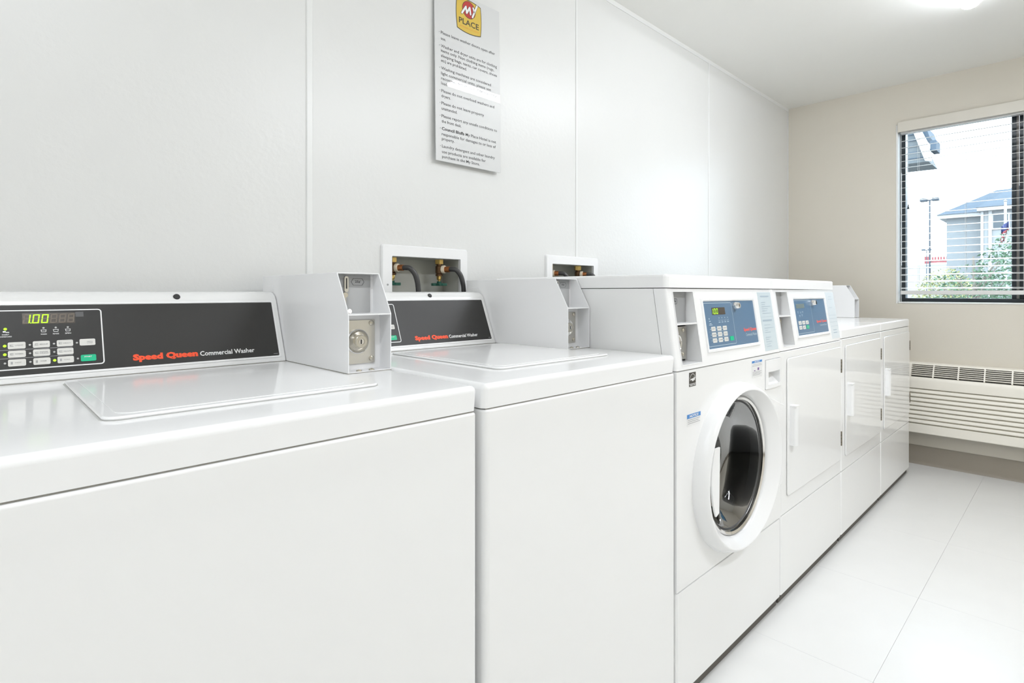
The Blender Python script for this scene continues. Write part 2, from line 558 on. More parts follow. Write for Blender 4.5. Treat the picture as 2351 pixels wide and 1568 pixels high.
# end wall with the window opening
WY0, WY1, WZ0, WZ1 = -1.03, 0.119, 1.012, 2.165
struct(holed('wall_right', lambda y, z: (XE, y, z), YF - 0.1, W + 0.1, -0.08, ZC, [(WY0, WY1, WZ0, WZ1)], 'wallpaint', thick=0.16, flip=True))
bm = bmesh.new()
add_prism(bm, [(XE - 0.0005, 0), (XE - 0.012, 0), (XE - 0.007, 0.008), (XE - 0.0045, 0.02), (XE - 0.0045, 0.115), (XE - 0.0035, 0.118), (XE - 0.0005, 0.118)], 'y', YF, W)
struct(finish('baseboard_right', bm, 'base'))
bm = bmesh.new()
add_prism(bm, [(YF + 0.0005, 0), (YF + 0.0045, 0), (YF + 0.0045, 0.118), (YF + 0.0005, 0.118)], 'x', XL, XE)
struct(finish('baseboard_front', bm, 'base'))

# window
win = empty('window_1', (XE, 0, WZ0))
struct(win)
def wloc(o):
    o.location = -Vector(win.location)
    return o
XW = XE + 0.105   # inner face of the window frame
wloc(box('jamb', XE + 0.001, XW, WY1 - 0.010, WY1 - 0.0005, WZ0, WZ1 - 0.0005, 'jamb', win))
wloc(box('jamb', XE + 0.001, XW, WY0 + 0.0005, WY0 + 0.012, WZ0, WZ1 - 0.0005, 'jamb', win))
wloc(box('head_jamb', XE + 0.001, XW, WY0 + 0.012, WY1 - 0.012, WZ1 - 0.012, WZ1 - 0.0005, 'jamb', win))
wloc(box('sill', XE - 0.004, XW, WY0 + 0.012, WY1 - 0.012, WZ0 + 0.0005, WZ0 + 0.010, 'jamb', win, bevel=0.002))
za, zb_ = WZ0 + 0.010, WZ1 - 0.012
ya, yb = WY0 + 0.012, WY1 - 0.0105
wloc(box('frame_stile', XW, XW + 0.06, yb - 0.022, yb, za, zb_, 'winframe', win, bevel=0.002))
wloc(box('frame_stile', XW, XW + 0.06, ya, ya + 0.016, za, zb_, 'winframe', win, bevel=0.002))
wloc(box('frame_rail', XW, XW + 0.06, ya + 0.016, yb - 0.016, za, za + 0.024, 'winframe', win, bevel=0.002))
wloc(box('frame_rail', XW, XW + 0.06, ya + 0.016, yb - 0.016, zb_ - 0.02, zb_, 'winframe', win, bevel=0.002))
YM = -0.432
wloc(box('meeting_stile', XW + 0.006, XW + 0.05, YM - 0.028, YM, za + 0.024, zb_ - 0.02, 'winframe', win, bevel=0.002))
wloc(box('interlock', XW - 0.002, XW + 0.006, YM - 0.034, YM - 0.022, za + 0.024, zb_ - 0.02, 'winlight', win, bevel=0.002))
wloc(box('sash_stile', XW + 0.008, XW + 0.03, YM - 0.062, YM - 0.034, za + 0.024, zb_ - 0.02, 'winframe', win, bevel=0.002))
wloc(box('pane', XW + 0.032, XW + 0.036, YM, yb - 0.022, za + 0.024, zb_ - 0.02, 'pane', win))
wloc(box('pane', XW + 0.014, XW + 0.018, ya + 0.016, YM - 0.062, za + 0.024, zb_ - 0.02, 'pane2', win))

# blind
XB = XE + 0.034
bl = empty('window_blind', (XB, 0, 1.067), 'white slatted window blind with cream valance hanging in the bright window', 'blind')
def bloc(o):
    o.location = -Vector(bl.location)
    return o
BY0, BY1 = WY0 + 0.016, 0.0965
bloc(box('valance', XE - 0.016, XE - 0.006, WY0 - 0.0, 0.107, 2.113, 2.177, 'valance', bl, bevel=0.002))
bloc(box('valance_return', XE - 0.006, XE - 0.0005, 0.100, 0.107, 2.113, 2.177, 'valance', bl))
bloc(box('headrail', XB - 0.022, XB + 0.022, BY0, BY1, 2.105, 2.150, 'blind', bl, bevel=0.002))
tilt = math.radians(9)
bm = bmesh.new()
sw = 0.0245
prof = []
for i in range(5):
    t = -1 + i * 0.5
    prof.append((t * sw, 0.0011 + 0.0012 * (1 - t * t)))
for i in range(5):
    t = 1 - i * 0.5
    prof.append((t * sw, -0.0009 + 0.0012 * (1 - t * t)))
prof = [(x * math.cos(tilt) - z * math.sin(tilt), x * math.sin(tilt) + z * math.cos(tilt)) for x, z in prof]
add_prism(bm, prof, 'y', BY0, BY1)
slat = finish('slat', bm, 'blind', bl)
zs_ = [2.060 - 0.0432 * k for k in range(23)]
for k, z in enumerate(zs_):
    s = slat
    if k:
        s = slat.copy()
        COL.objects.link(s)
    s.location = (0, 0, z - 1.067)
bloc(box('bottom_rail', XB - 0.024, XB + 0.024, BY0, BY1, 1.069, 1.094, 'blind', bl, bevel=0.004))
for y in (0.0045, -0.2295, -0.49, -0.75, -0.96):
    bm = bmesh.new()
    for dx in (-0.022, 0.022):
        add_box(bm, XB + dx - 0.0006, XB + dx + 0.0006, y - 0.0006, y + 0.0006, 1.09, 2.11)
    bloc(finish('ladder_cord', bm, 'blind', bl, smooth=False))
bloc(lathe('cord_tassel', [(0, 0.030), (0.003, 0.030), (0.004, 0.016), (0.0075, 0.0), (0, 0.0)], (XB - 0.03, 0.0535, 1.615), (0, 0, 1), 'winframe', bl, n=12))
bloc(box('pull_cord', XB - 0.0306, XB - 0.0294, 0.0529, 0.0541, 1.645, 2.11, 'blind', bl))

# ------------------------------------------------------------------ ceiling lights (window-end one is seen, the other three are added unseen fill)
def strip_light(name, x0, x1, y, label, m):
    t = empty(name, ((x0 + x1) / 2, y, ZC), label, 'ceiling light', 'strip lights on the ceiling')
    L = (x1 - x0) / 2
    box('housing', -L, L, -0.040, 0.040, -0.036, 0.0, 'lampbody', t, bevel=0.003)
    prof = [(0.036 * math.cos(math.radians(a)), -0.034 - 0.028 * math.sin(math.radians(a))) for a in range(0, 181, 20)]
    prism('diffuser', prof, 'x', -L + 0.012, L - 0.012, m, t)
    capp = [(0.037 * math.cos(math.radians(a)), -0.034 - 0.029 * math.sin(math.radians(a))) for a in range(0, 181, 20)]
    prism('end_cap', capp, 'x', -L, -L + 0.012, m, t)
    prism('end_cap', capp, 'x', L - 0.012, L, m, t)
    return t
strip_light('strip_light', 1.43, 2.59, -0.372, 'lit white strip light on the ceiling towards the window', 'lamp_a')
strip_light('strip_light', -1.55, -0.33, -0.60, 'added unseen strip light on the ceiling above the nearest washer', 'fill_b')  # out of view, put in to light the near side
strip_light('strip_light', 0.70, 1.92, -1.50, 'added unseen fill strip light near the opposite wall, middle of the room', 'fill_c')  # out of view, added as fill for the machines' fronts
strip_light('strip_light', -2.2, -0.98, -1.45, 'added unseen fill strip light near the opposite wall, behind the camera', 'fill_d')  # added out of view, also brightens the coin boxes' left sides

# ------------------------------------------------------------------ coin box (hood with coin chute above and cash-box lock below)
def coin_hood(t, x0, x1, yf, ytop, yb, z0, zm, z1):
    """part of a machine: coin_box > shell pieces, faces, slot, lock, screws. Local coordinates of the machine."""
    th = 0.0022
    bm = bmesh.new()
    side = [(yf, z0), (yf, zm), (ytop, z1), (yb, z1), (yb, z0)]
    add_prism(bm, side, 'x', x0, x0 + th)
    add_prism(bm, side, 'x', x1 - th, x1)
    add_box(bm, x0 + th, x1 - th, ytop - 0.0005, yb, z1 - th, z1)
    add_box(bm, x0 + th, x1 - th, yb - th, yb, z0, z1 - th)
    add_box(bm, x0 + th, x1 - th, yf, yb - th, z0, z0 + th)
    hood = finish('coin_box', bm, 'powder', t, bevel=0.0006, seg=1)
    xi0, xi1 = x0 + th, x1 - th
    box('contact_line', x0 - 0.0006, x1 - 0.0002, yf - 0.0006, yb - 0.01, z0 - 0.0002, z0 + 0.0013, 'neck', hood)  # thin grey strip drawn for the contact line at the base
    box('pressed_mark', x0 - 0.0008, x0, yb - 0.066, yb - 0.034, z1 - 0.040, z1 - 0.024, 'powder', hood, bevel=0.0003)
    box('shelf', xi0, xi1, yf, yf + 0.075, zm - 0.0025, zm, 'powder', hood)
    yu = yf + 0.068
    box('chute_face', xi0, xi1 - 0.008, yu, yu + 0.003, zm, z1 - 0.004, 'greyface', hood, bevel=0.0008)
    box('chute_surround', xi0, xi1, yu + 0.003, yu + 0.006, zm, z1 - th, 'powder', hood)
    U = Plane((0, yu, 0))
    zb = z1 - 0.030
    plate('chute_band', U, xi0, xi1 - 0.008, zb, z1 - 0.005, 0.0, 0.0006, 'greyband', hood)
    xs_ = x0 + 0.030
    slab('slot_bezel', U, rrect(xs_ - 0.0045, xs_ + 0.0045, zb - 0.010, z1 - 0.007, 0.004), 0.0006, 0.004, 'steel', hood)
    plate('slot', U, xs_ - 0.0014, xs_ + 0.0014, zb - 0.003, z1 - 0.011, 0.004, 0.0043, 'dark', hood)
    slab('slot_bezel', U, rrect(xs_ - 0.011, xs_ - 0.001, zm + 0.006, zb - 0.020, 0.003), 0.0006, 0.004, 'steel', hood)
    plate('slot', U, xs_ - 0.0085, xs_ - 0.0035, zm + 0.010, zb - 0.024, 0.004, 0.0043, 'dark', hood)
    disc('reject_knob', U.at(xs_ - 0.005, zb - 0.016), (0, -1, 0), 0.0055, 0.010, 'nickel', hood, 16)
    disc('coin_button', (xs_ + 0.004, yu - 0.004, zm + 0.003), (0.1, -1, 0.25), 0.0048, 0.006, 'steel', hood, 16)
    hx = x0 + 0.057
    hz = z1 - 0.0185
    hexo = [(hx - 0.0155, hz), (hx - 0.0105, hz - 0.0075), (hx + 0.0105, hz - 0.0075), (hx + 0.0155, hz), (hx + 0.0105, hz + 0.0075), (hx - 0.0105, hz + 0.0075)]
    k = 0.92
    bm = bmesh.new()
    A = [bm.verts.new(U.at(a, b, 0.0009)) for a, b in hexo]
    B = [bm.verts.new(U.at(hx + (a - hx) * k, hz + (b - hz) * k, 0.0009)) for a, b in hexo]
    for i in range(6):
        j = (i + 1) % 6
        bm.faces.new((A[i], A[j], B[j], B[i]))
    finish('price_frame', bm, 'blackprint', hood, smooth=False)
    text('price', '25¢', U, hx, hz - 0.003, 0.0125, 0.0062, 0.0009, 'blackprint', hood, bold=0.03, align='C')
    # lower compartment
    yl = yf + 0.040
    box('lock_surround', xi0, xi1, yl + 0.003, yl + 0.006, z0 + th, zm - 0.0025, 'powder', hood)
    box('lock_plate', xi0, xi1 - 0.013, yl, yl + 0.003, z0 + 0.013, zm - 0.014, 'steel', hood, bevel=0.0008)
    Lp = Plane((0, yl, 0))
    cx, cz = x0 + 0.041, (z0 + zm) / 2 + 0.001
    lathe('lock_ring', [(0.0255, 0), (0.0255, 0.004), (0.0235, 0.0055), (0.0215, 0.0035), (0.018, 0.0015), (0, 0.0015)], Lp.at(cx, cz), (0, -1, 0), 'chrome', hood, 32)
    lathe('lock_cylinder', [(0.0135, 0.0015), (0.0135, 0.012), (0.0125, 0.013), (0.007, 0.013), (0.0068, 0.0120), (0, 0.0120)], Lp.at(cx + 0.003, cz), (0, -1, 0), 'nickel', hood, 24)
    disc('keyway_core', Lp.at(cx + 0.003, cz, 0.0120), (0, -1, 0), 0.0058, 0.0012, 'chrome', hood, 16)
    plate('keyway', Lp, cx + 0.0008, cx + 0.0036, cz - 0.0048, cz + 0.0045, 0.0132, 0.0135, 'dark', hood, r=0.001)
    for dz in (-0.037, 0.037):
        for dx in (-0.033, 0.033):
            lathe('screw', [(0.0062, 0), (0.0058, 0.002), (0.003, 0.0035), (0, 0.004)], Lp.at(cx + dx, cz + dz), (0, -1, 0), 'nickel', hood, 14)
    for dx in (0.030, 0.058):
        lathe('floor_screw', [(0.006, 0), (0.0055, 0.002), (0.002, 0.0035), (0, 0.0035)], (x0 + dx, yf + 0.012, z0 + th), (0, 0, 1), 'nickel', hood, 14)
    return hood

# ------------------------------------------------------------------ top-load washer
CABW = 0.650
def top_washer(name, label):
    t = empty(name, (0, 0, 0), label, 'washer', 'top-load washers')
    w = CABW
    cab = [(0.012, 0.0), (w - 0.012, 0.0), (w - 0.0035, 0.0035), (w, 0.012), (w, 0.690), (0, 0.690), (0, 0.012), (0.0035, 0.0035)]
    prism('cabinet', cab, 'z', 0.033, 0.8750, 'enamel', t, bevel=0.004, seg=3)
    box('cabinet_neck', 0.006, w - 0.006, 0.006, 0.68, 0.8750, 0.8775, 'neck', t)
    for fx in (0.04, w - 0.04):
        for fy in (0.05, 0.64):
            lathe('foot', [(0.019, 0), (0.019, 0.010), (0.007, 0.014), (0.007, 0.034), (0, 0.034)], (fx, fy, 0), (0, 0, 1), 'rubber', t, 12)
    box('under_shadow', 0.008, w - 0.008, 0.012, 0.67, 0.004, 0.033, 'under_shadow', t)  # dark box in the toe gap, painted in for the shadow there
    prism('top_panel', [(0.0045, 0.8775), (0.0, 0.921), (0.690, 0.921), (0.690, 0.8775)], 'x', 0.0, w, 'enamel_lit_top', t, bevel=0.011, seg=5, pick=not_low(0.9))
    # lid: slightly proud rounded slab with a lowered lip at its front
    LP = Plane((0, 0, 0.921), (1, 0, 0), (0, 1, 0))
    slab('lid_gap', LP, rrect(0.1375, 0.532, 0.113, 0.535, 0.022), -0.002, 0.00025, 'lidgap', t)
    lid = slab('lid', LP, rrect(0.1395, 0.530, 0.115, 0.533, 0.020, 6), 0.0, 0.0050, 'enamel_lit_top', t, bevel=0.0035)
    slab('lid_field', LP, rrect(0.156, 0.514, 0.130, 0.520, 0.022, 6), 0.0045, 0.0058, 'enamel_lit_top', lid, bevel=0.0007)
    # control housing with sloped face
    y0, k = 0.572, 0.41
    hb = [(y0, 0.9212), (y0 + k * 0.008, 0.9292), (y0 + k * 0.143, 1.064), (y0 + k * 0.149 + 0.004, 1.073), (y0 + k * 0.155 + 0.014, 1.081), (y0 + 0.095, 1.084), (0.725, 1.078), (0.725, 0.9212)]
    hous = prism('control_housing', hb, 'x', 0.0, 0.5515, 'enamel_satin', t, bevel=0.004, seg=3)
    box('base_line', 0.004, 0.5475, y0 - 0.0012, y0 + 0.02, 0.9209, 0.9220, 'neck', hous)
    up = Vector((0, k, 1)).normalized()
    f = 1.0 / up.z
    PL = Plane((0, y0, 0.921), (1, 0, 0), up)
    X0 = 0.6625   # printing positions below are measured in room x, washer left at -0.6625
    Z = lambda z: (z - 0.921) * f
    A = lambda x: x + X0
    outline('panel_rim', PL, 0.010, A(-0.1215), Z(0.9315), Z(1.062), 0.004, 0.005, 0.0012, 'plastic', hous)
    cp = plate('control_panel', PL, 0.014, A(-0.1250), Z(0.9355), Z(1.0575), 0.0, 0.001, 'black', t, r=0.003)
    o1 = 0.0014
    outline('print_frame', PL, 0.02, A(-0.4557), Z(0.9447), Z(1.049), 0.0021, 0.006, o1, 'whiteprint', cp)
    # display
    plate('display', PL, A(-0.5735), A(-0.4975), Z(1.0232), Z(1.0430), 0.001, 0.0013, 'lcd', cp)
    lit, un = [], []
    dx = 0.0127
    xa = A(-0.5728)
    # six digit cells: '1.' sits in the first cell's right half, then 0 0, then three dark cells
    cells = ['bc', 'abcdef', 'abcdef', '', '', '']
    for i, on in enumerate(cells):
        a = xa + i * dx
        h = Z(1.0405) - Z(1.0245)
        wd = 0.0098
        lit += digit_polys(a, Z(1.0245), wd, h, 0.0020, on)
        un += digit_polys(a, Z(1.0245), wd, h, 0.0018, [s for s in 'abcdefg' if s not in on])
    lit.append([(xa + 0.0105, Z(1.0245)), (xa + 0.0122, Z(1.0245)), (xa + 0.0122, Z(1.0245) + 0.0016), (xa + 0.0105, Z(1.0245) + 0.0016)])
    polys('unlit_segments', PL, un, 0.0016, 'unlit', cp)
    polys('lit_digits', PL, lit, 0.0018, 'lit', cp)
    plate('sensor_patch', PL, A(-0.4963), A(-0.4842), Z(1.0348), Z(1.0439), 0.001, 0.0013, 'smoke', cp)
    # indicator lamps above the cycle pictograms
    for x, s in ((-0.544, 'WASH'), (-0.5265, 'RINSE'), (-0.5089, 'SPIN')):
        disc('indicator', PL.at(A(x), Z(1.0158), 0.001), PL.n, 0.0017, 0.0006, 'ledoff', cp, 10)
        bars('pictogram', PL, [(A(x) - 0.0042, A(x) + 0.0042, Z(1.0118), Z(1.0126)), (A(x) - 0.0032, A(x) + 0.0032, Z(1.0082), Z(1.0090)), (A(x) - 0.0036, A(x) - 0.0029, Z(1.0088), Z(1.0122)), (A(x) + 0.0029, A(x) + 0.0036, Z(1.0088), Z(1.0122))], o1, 'whiteprint', cp)
        text('caption', s, PL, A(x), Z(1.0035), 0.0088, 0.0024, o1, 'whiteprint', cp, bold=0.02, align='C')
    disc('indicator', PL.at(A(-0.5962), Z(1.0158), 0.001), PL.n, 0.0024, 0.0006, 'lit', cp, 12)
    bars('pictogram', PL, [(A(-0.5995), A(-0.5955), Z(1.0100), Z(1.0125)), (A(-0.5955), A(-0.5910), Z(1.0093), Z(1.0107))], o1, 'whiteprint', cp)
    text('caption', 'INSERT', PL, A(-0.5958), Z(1.0050), 0.0095, 0.0022, o1, 'whiteprint', cp, bold=0.02, align='C')
    text('caption', 'COINS/CARD', PL, A(-0.5958), Z(1.0015), 0.0165, 0.0022, o1, 'whiteprint', cp, bold=0.02, align='C')
    # keys: three rows of three, small load, start
    rows = [(0.9808, 0.9924, ('LIGHT', 'MEDIUM', 'HEAVY')), (0.9661, 0.9777, ('NORMAL', 'PERM\nPRESS', 'DELICATES')), (0.9512, 0.9628, ('HOT', 'WARM', 'COLD'))]
    colx = (-0.5933, -0.5597, -0.5260)
    on = {(0, 0), (1, 0), (2, 2)}
    for r, (za_, zb2, names) in enumerate(rows):
        for c, s in enumerate(names):
            x = colx[c]
            kb = slab('key', PL, rrect(A(x), A(x) + 0.0238, Z(za_), Z(zb2), 0.0022), 0.001, 0.0018, 'key', cp)
            hh = 0.0046 if '\n' in s else 0.0022
            text('key_caption', s, PL, A(x) + 0.0095, Z(za_) + (Z(zb2) - Z(za_)) / 2 - hh / 2, 0.0115 if len(s) > 4 else 0.0085, hh, 0.0021, 'greyprint', cp, bold=0.015)
            bars('key_picture', PL, [(A(x) + 0.0035, A(x) + 0.0062, Z(za_) + 0.0035, Z(za_) + 0.0082)] if r == 2 else [(A(x) + 0.003, A(x) + 0.0075, Z(za_) + 0.0045, Z(za_) + 0.0055), (A(x) + 0.003, A(x) + 0.0075, Z(za_) + 0.0072, Z(za_) + 0.0080), (A(x) + 0.003, A(x) + 0.0037, Z(za_) + 0.0045, Z(za_) + 0.0080)], 0.0021, 'greyprint', cp)
            lamp_on = (r, c) in on
            disc('indicator', PL.at(A(x) - 0.0040, Z((za_ + zb2) / 2), 0.001), PL.n, 0.0024 if lamp_on else 0.0017, 0.0006, 'lit' if lamp_on else 'ledoff', cp, 10)
    slab('key', PL, rrect(A(-0.4925), A(-0.4685), Z(0.9805), Z(0.9925), 0.0022), 0.001, 0.0018, 'key', cp)
    text('key_caption', 'SMALL\nLOAD', PL, A(-0.4815), Z(0.9840), 0.0095, 0.0046, 0.0021, 'greyprint', cp, bold=0.015)
    slab('key', PL, rrect(A(-0.4919), A(-0.4686), Z(0.9516), Z(0.9634), 0.0022), 0.001, 0.0018, 'green', cp)
    text('key_caption', 'START', PL, A(-0.4808), Z(0.9585), 0.0115, 0.0026, 0.0021, 'whiteprint', cp, bold=0.02, align='C')
    for x, z in ((-0.4965, 0.9862), (-0.4963, 0.9574)):
        disc('indicator', PL.at(A(x), Z(z), 0.001), PL.n, 0.0017, 0.0006, 'ledoff', cp, 10)
    bars('row_line', PL, [(0.022, A(-0.5029), Z(0.9793) - 0.0005, Z(0.9793) + 0.0003), (0.022, A(-0.5029), Z(0.9648) - 0.0004, Z(0.9648) + 0.0004)], o1, 'greyprint', cp)
    text('brand_name', 'Speed Queen', PL, A(-0.4105), Z(0.9428), 0.1160, 0.0170, o1, 'orange', cp, bold=0.066, spacing=1.02)
    text('machine_name', 'Commercial Washer', PL, A(-0.2905), Z(0.9462), 0.1110, 0.0105, o1, 'whiteprint', cp, bold=0.02)
    bars('part_number', PL, [(A(-0.1380), A(-0.1285), Z(0.9392), Z(0.9402))], o1, 'greyprint', cp)
    ym = y0 + k * 0.152 + 0.009
    lathe('housing_plug', [(0, 0.0025), (0.0060, 0.0025), (0.0068, 0.001), (0.0068, -0.004)], (A(-0.3219), y0 + 0.0645, 1.0722), (0, -0.81, 0.58), 'hole', hous, 16)
    coin_hood(t, 0.5525, 0.650, 0.277, 0.325, 0.722, 0.9212, 1.0385, 1.1225)
    # pressed handle mark at the back of the coin box
    return t

w1 = top_washer('top_load_washer', 'nearest white top-load washer at the left edge, its whole lit control panel in view')
w1.location = (-0.6625, 0, 0)
w2 = copy_tree(w1)
w2.location = (0.0030, 0, 0)
w2['label'] = 'second white top-load washer, between the nearest washer and the front-load washer'

# ------------------------------------------------------------------ front-control machines (front-load washer, dryer)
CK = 0.15     # lean of the console face
CZ0, CZ1 = 0.8785, 1.0925
def console(t, w, kind):
    """console > face with coin recess, screen panel, instruction label"""
    r0, r1, rz0, rz1 = 0.034, 0.141, 0.8915, 1.0835
    yat = lambda z: CK * (z - 0.876)
    bm = bmesh.new()
    xs_ = [0.009, r0, r1, w - 0.009]
    zs2 = [CZ0, rz0, rz1, CZ1]
    grid_face(bm, lambda x, z: (x, yat(z), z), xs_, zs2, [(r0, r1, rz0, rz1)])
    # rounded ends and body behind
    for x, d in ((0.009, -1), (w - 0.009, 1)):
        a = [bm.verts.new((x, yat(z), z)) for z in (CZ0, CZ1)]
        prev = a
        for i in range(1, 5):
            th = math.radians(90 * i / 4)
            cur = [bm.verts.new((x + d * 0.009 * math.sin(th), yat(z) + 0.009 * (1 - math.cos(th)), z)) for z in (CZ0, CZ1)]
            bm.faces.new((prev[0], cur[0], cur[1], prev[1]))
            prev = cur
        cur = [bm.verts.new((x + d * 0.009, yat(z) + 0.036, z)) for z in (CZ0, CZ1)]
        bm.faces.new((prev[0], cur[0], cur[1], prev[1]))
    bmesh.ops.remove_doubles(bm, verts=bm.verts[:], dist=1e-5)
    con = finish('console', bm, 'plastic', t, angle=50)
    # side sheets behind the console (joint line visible on the flank)
    bm = bmesh.new()
    flank = [(yat(CZ0) + 0.0375, CZ0), (yat(CZ1) + 0.0375, CZ1), (0.685, CZ1), (0.685, CZ0)]
    add_prism(bm, flank, 'x', 0.0005, 0.003)
    add_prism(bm, flank, 'x', w - 0.003, w - 0.0005)
    add_box(bm, 0.003, w - 0.003, 0.682, 0.685, CZ0, CZ1)
    finish('upper_cabinet', bm, 'enamel', t, smooth=False)
    # coin recess
    yr = 0.024
    bm = bmesh.new()
    q = lambda x, y, z: bm.verts.new((x, y, z))
    bm.faces.new((q(r0, yat(rz0), rz0), q(r0, yat(rz1), rz1), q(r0, yr + 0.03, rz1), q(r0, yr + 0.03, rz0)))
    bm.faces.new((q(r1, yat(rz0), rz0), q(r1, yr + 0.03, rz0), q(r1, yr + 0.03, rz1), q(r1, yat(rz1), rz1)))
    bm.faces.new((q(r0, yat(rz0), rz0), q(r0, yr + 0.03, rz0), q(r1, yr + 0.03, rz0), q(r1, yat(rz0), rz0)))
    bm.faces.new((q(r0, yat(rz1), rz1), q(r1, yat(rz1), rz1), q(r1, yr + 0.03, rz1), q(r0, yr + 0.03, rz1)))
    me = bpy.data.meshes.new('coin_recess')
    bm.to_mesh(me); bm.free()
    me.materials.append(M['plastic'])
    rec = bpy.data.objects.new('coin_recess', me); COL.objects.link(rec); rec.parent = con
    zsh = 0.998
    box('recess_shelf', r0, r1, yat(zsh) - 0.001, yr + 0.055, zsh - 0.003, zsh + 0.001, 'plastic', con)
    box('chute_face', r0, r1 - 0.004, yr + 0.026, yr + 0.0285, zsh + 0.001, rz1, 'greyband', con)
    box('lock_plate', r0, r1 - 0.010, yr + 0.020, yr + 0.0285, rz0 + 0.006, zsh - 0.010, 'steel', con)
    U = Plane((0, yr + 0.026, 0))
    hx, hz = r0 + 0.045, rz1 - 0.026
    outline('price_frame', U, hx - 0.012, hx + 0.012, hz - 0.0075, hz + 0.0075, 0.0012, 0.005, 0.0004, 'blackprint', con)
    text('price', '25¢', U, hx, hz - 0.003, 0.0125, 0.0062, 0.0004, 'blackprint', con, bold=0.03, align='C')
    Lp = Plane((0, yr + 0.020, 0))
    lathe('lock_ring', [(0.0255, 0), (0.0255, 0.004), (0.0235, 0.0055), (0.0215, 0.0035), (0, 0.0025)], Lp.at(r0 + 0.040, 0.944), (0, -1, 0), 'chrome', con, 28)
    disc('keyway_core', Lp.at(r0 + 0.043, 0.944, 0.0025), (0, -1, 0), 0.0058, 0.006, 'dark', con, 16)
    for dz in (-0.033, 0.034):
        lathe('screw', [(0.0065, 0), (0.006, 0.002), (0.003, 0.004), (0, 0.0045)], Lp.at(r0 + 0.078, 0.944 + dz), (0, -1, 0), 'nickel', con, 14)
    outline('recess_rim', Plane((0, yat(0.8785), 0.8785), (1, 0, 0), (0, CK, 1)), r0 - 0.003, r1 + 0.003, (rz0 - 0.8785) * 1.0112 - 0.003, (rz1 - 0.8785) * 1.0112 + 0.003, 0.003, 0.003, 0.0008, 'plastic', con)
    # printing plane on the sloped face
    up = Vector((0, CK, 1)).normalized()
    f = 1.0 / up.z
    PL = Plane((0, yat(0.876), 0.876), (1, 0, 0), up)
    Z = lambda z: (z - 0.876) * f
    a0, a1 = (0.180, 0.5405) if kind == 'washer' else (0.180, 0.5505)
    # raised bezel
    bm = bmesh.new()
    def ring(aa, ab, ba, bb, off):
        return [bm.verts.new(PL.at(a, b, off)) for a, b in rrect(aa, ab, ba, bb, 0.004, 3)]
    R = [ring(a0 - 0.002, a1 + 0.002, Z(0.911), Z(1.066), 0.0), ring(a0, a1, Z(0.913), Z(1.064), 0.004), ring(a0 + 0.006, a1 - 0.006, Z(0.919), Z(1.058), 0.004), ring(a0 + 0.0085, a1 - 0.0085, Z(0.9215), Z(1.0555), 0.0005)]
    for p, q2 in zip(R[:-1], R[1:]):
        for i in range(len(p)):
            j = (i + 1) % len(p)
            bm.faces.new((p[i], p[j], q2[j], q2[i]))
    finish('screen_bezel', bm, 'plastic', con, angle=25)
    sp = plate('screen_panel', PL, a0 + 0.0085, a1 - 0.0085, Z(0.9215), Z(1.0555), 0.0, 0.0006, 'blue', t)
    outline('print_frame', PL, 0.1915, 0.3705, Z(0.9275), Z(1.0515), 0.0014, 0.005, 0.0009, 'blueline', sp)
    # cam lock
    lathe('panel_lock', [(0.0115, 0.0), (0.0115, 0.006), (0.0095, 0.014), (0.0085, 0.017), (0, 0.017)], PL.at(0.390, Z(1.0400), 0.0006), PL.n, 'chrome', sp, 20)
    plate('keyway', PL, 0.3885, 0.3915, Z(1.036), Z(1.044), 0.0176, 0.0179, 'dark', sp)
    if kind == 'washer':
        plate('display', PL, 0.238, 0.322, Z(1.0165), Z(1.0375), 0.0006, 0.0010, 'lcd', sp)
        lit = []
        for i, on in enumerate(['bc', 'abcdef', 'abcdef']):
            lit += digit_polys(0.2335 + i * 0.0150, Z(1.0185), 0.0100, 0.0165, 0.0019, on)
        polys('lit_digits', PL, lit, 0.0014, 'lit', sp)
        for i in range(4):
            x = 0.277 + i * 0.0185
            disc('indicator', PL.at(x, Z(1.007), 0.0006), PL.n, 0.0018, 0.0005, 'blueline', sp, 8)
            bars('pictogram', PL, [(x - 0.005, x + 0.005, Z(0.9985), Z(0.9993)), (x - 0.005, x - 0.0042, Z(0.9985), Z(1.003)), (x + 0.0042, x + 0.005, Z(0.9985), Z(1.003)), (x - 0.0055, x + 0.0055, Z(0.9935), Z(0.9955))], 0.0009, 'blueline', sp)
        bars('insert_caption', PL, [(0.213, 0.217, Z(1.004), Z(1.008)), (0.213, 0.222, Z(0.998), Z(1.000)), (0.214, 0.226, Z(0.9915), Z(0.9932)), (0.210, 0.231, Z(0.9875), Z(0.9892))], 0.0009, 'blueline', sp)
        caps = (('LIGHT', 'MED', 'HEAVY'), ('NORM', 'PERM\nPRESS', 'DELIC'), ('HOT', 'WARM', 'COLD'))
        for r in range(3):
            for c in range(3):
                x, z = 0.2195 + c * 0.0365, 0.9705 - r * 0.0165
                slab('key', PL, rrect(x, x + 0.0255, Z(z), Z(z + 0.0125), 0.002), 0.0006, 0.0013, 'key', sp)
                text('key_caption', caps[r][c], PL, x + 0.013, Z(z + 0.0045), 0.017, 0.0040, 0.0016, 'greyprint', sp, bold=0.01, align='C')
                disc('indicator', PL.at(x - 0.0055, Z(z + 0.006), 0.0006), PL.n, 0.0016, 0.0005, 'blueline', sp, 8)
        slab('key', PL, rrect(0.331, 0.3555, Z(0.9375), Z(0.9505), 0.002), 0.0006, 0.0013, 'green', sp)
        bars('row_line', PL, [(0.204, 0.318, Z(0.9687), Z(0.9692)), (0.204, 0.318, Z(0.9522), Z(0.9527))], 0.0009, 'blueline', sp)
        text('brand_name', 'Speed Queen', PL, 0.4330, Z(0.9575), 0.0950, 0.0135, 0.0009, 'salmon', sp, bold=0.045)
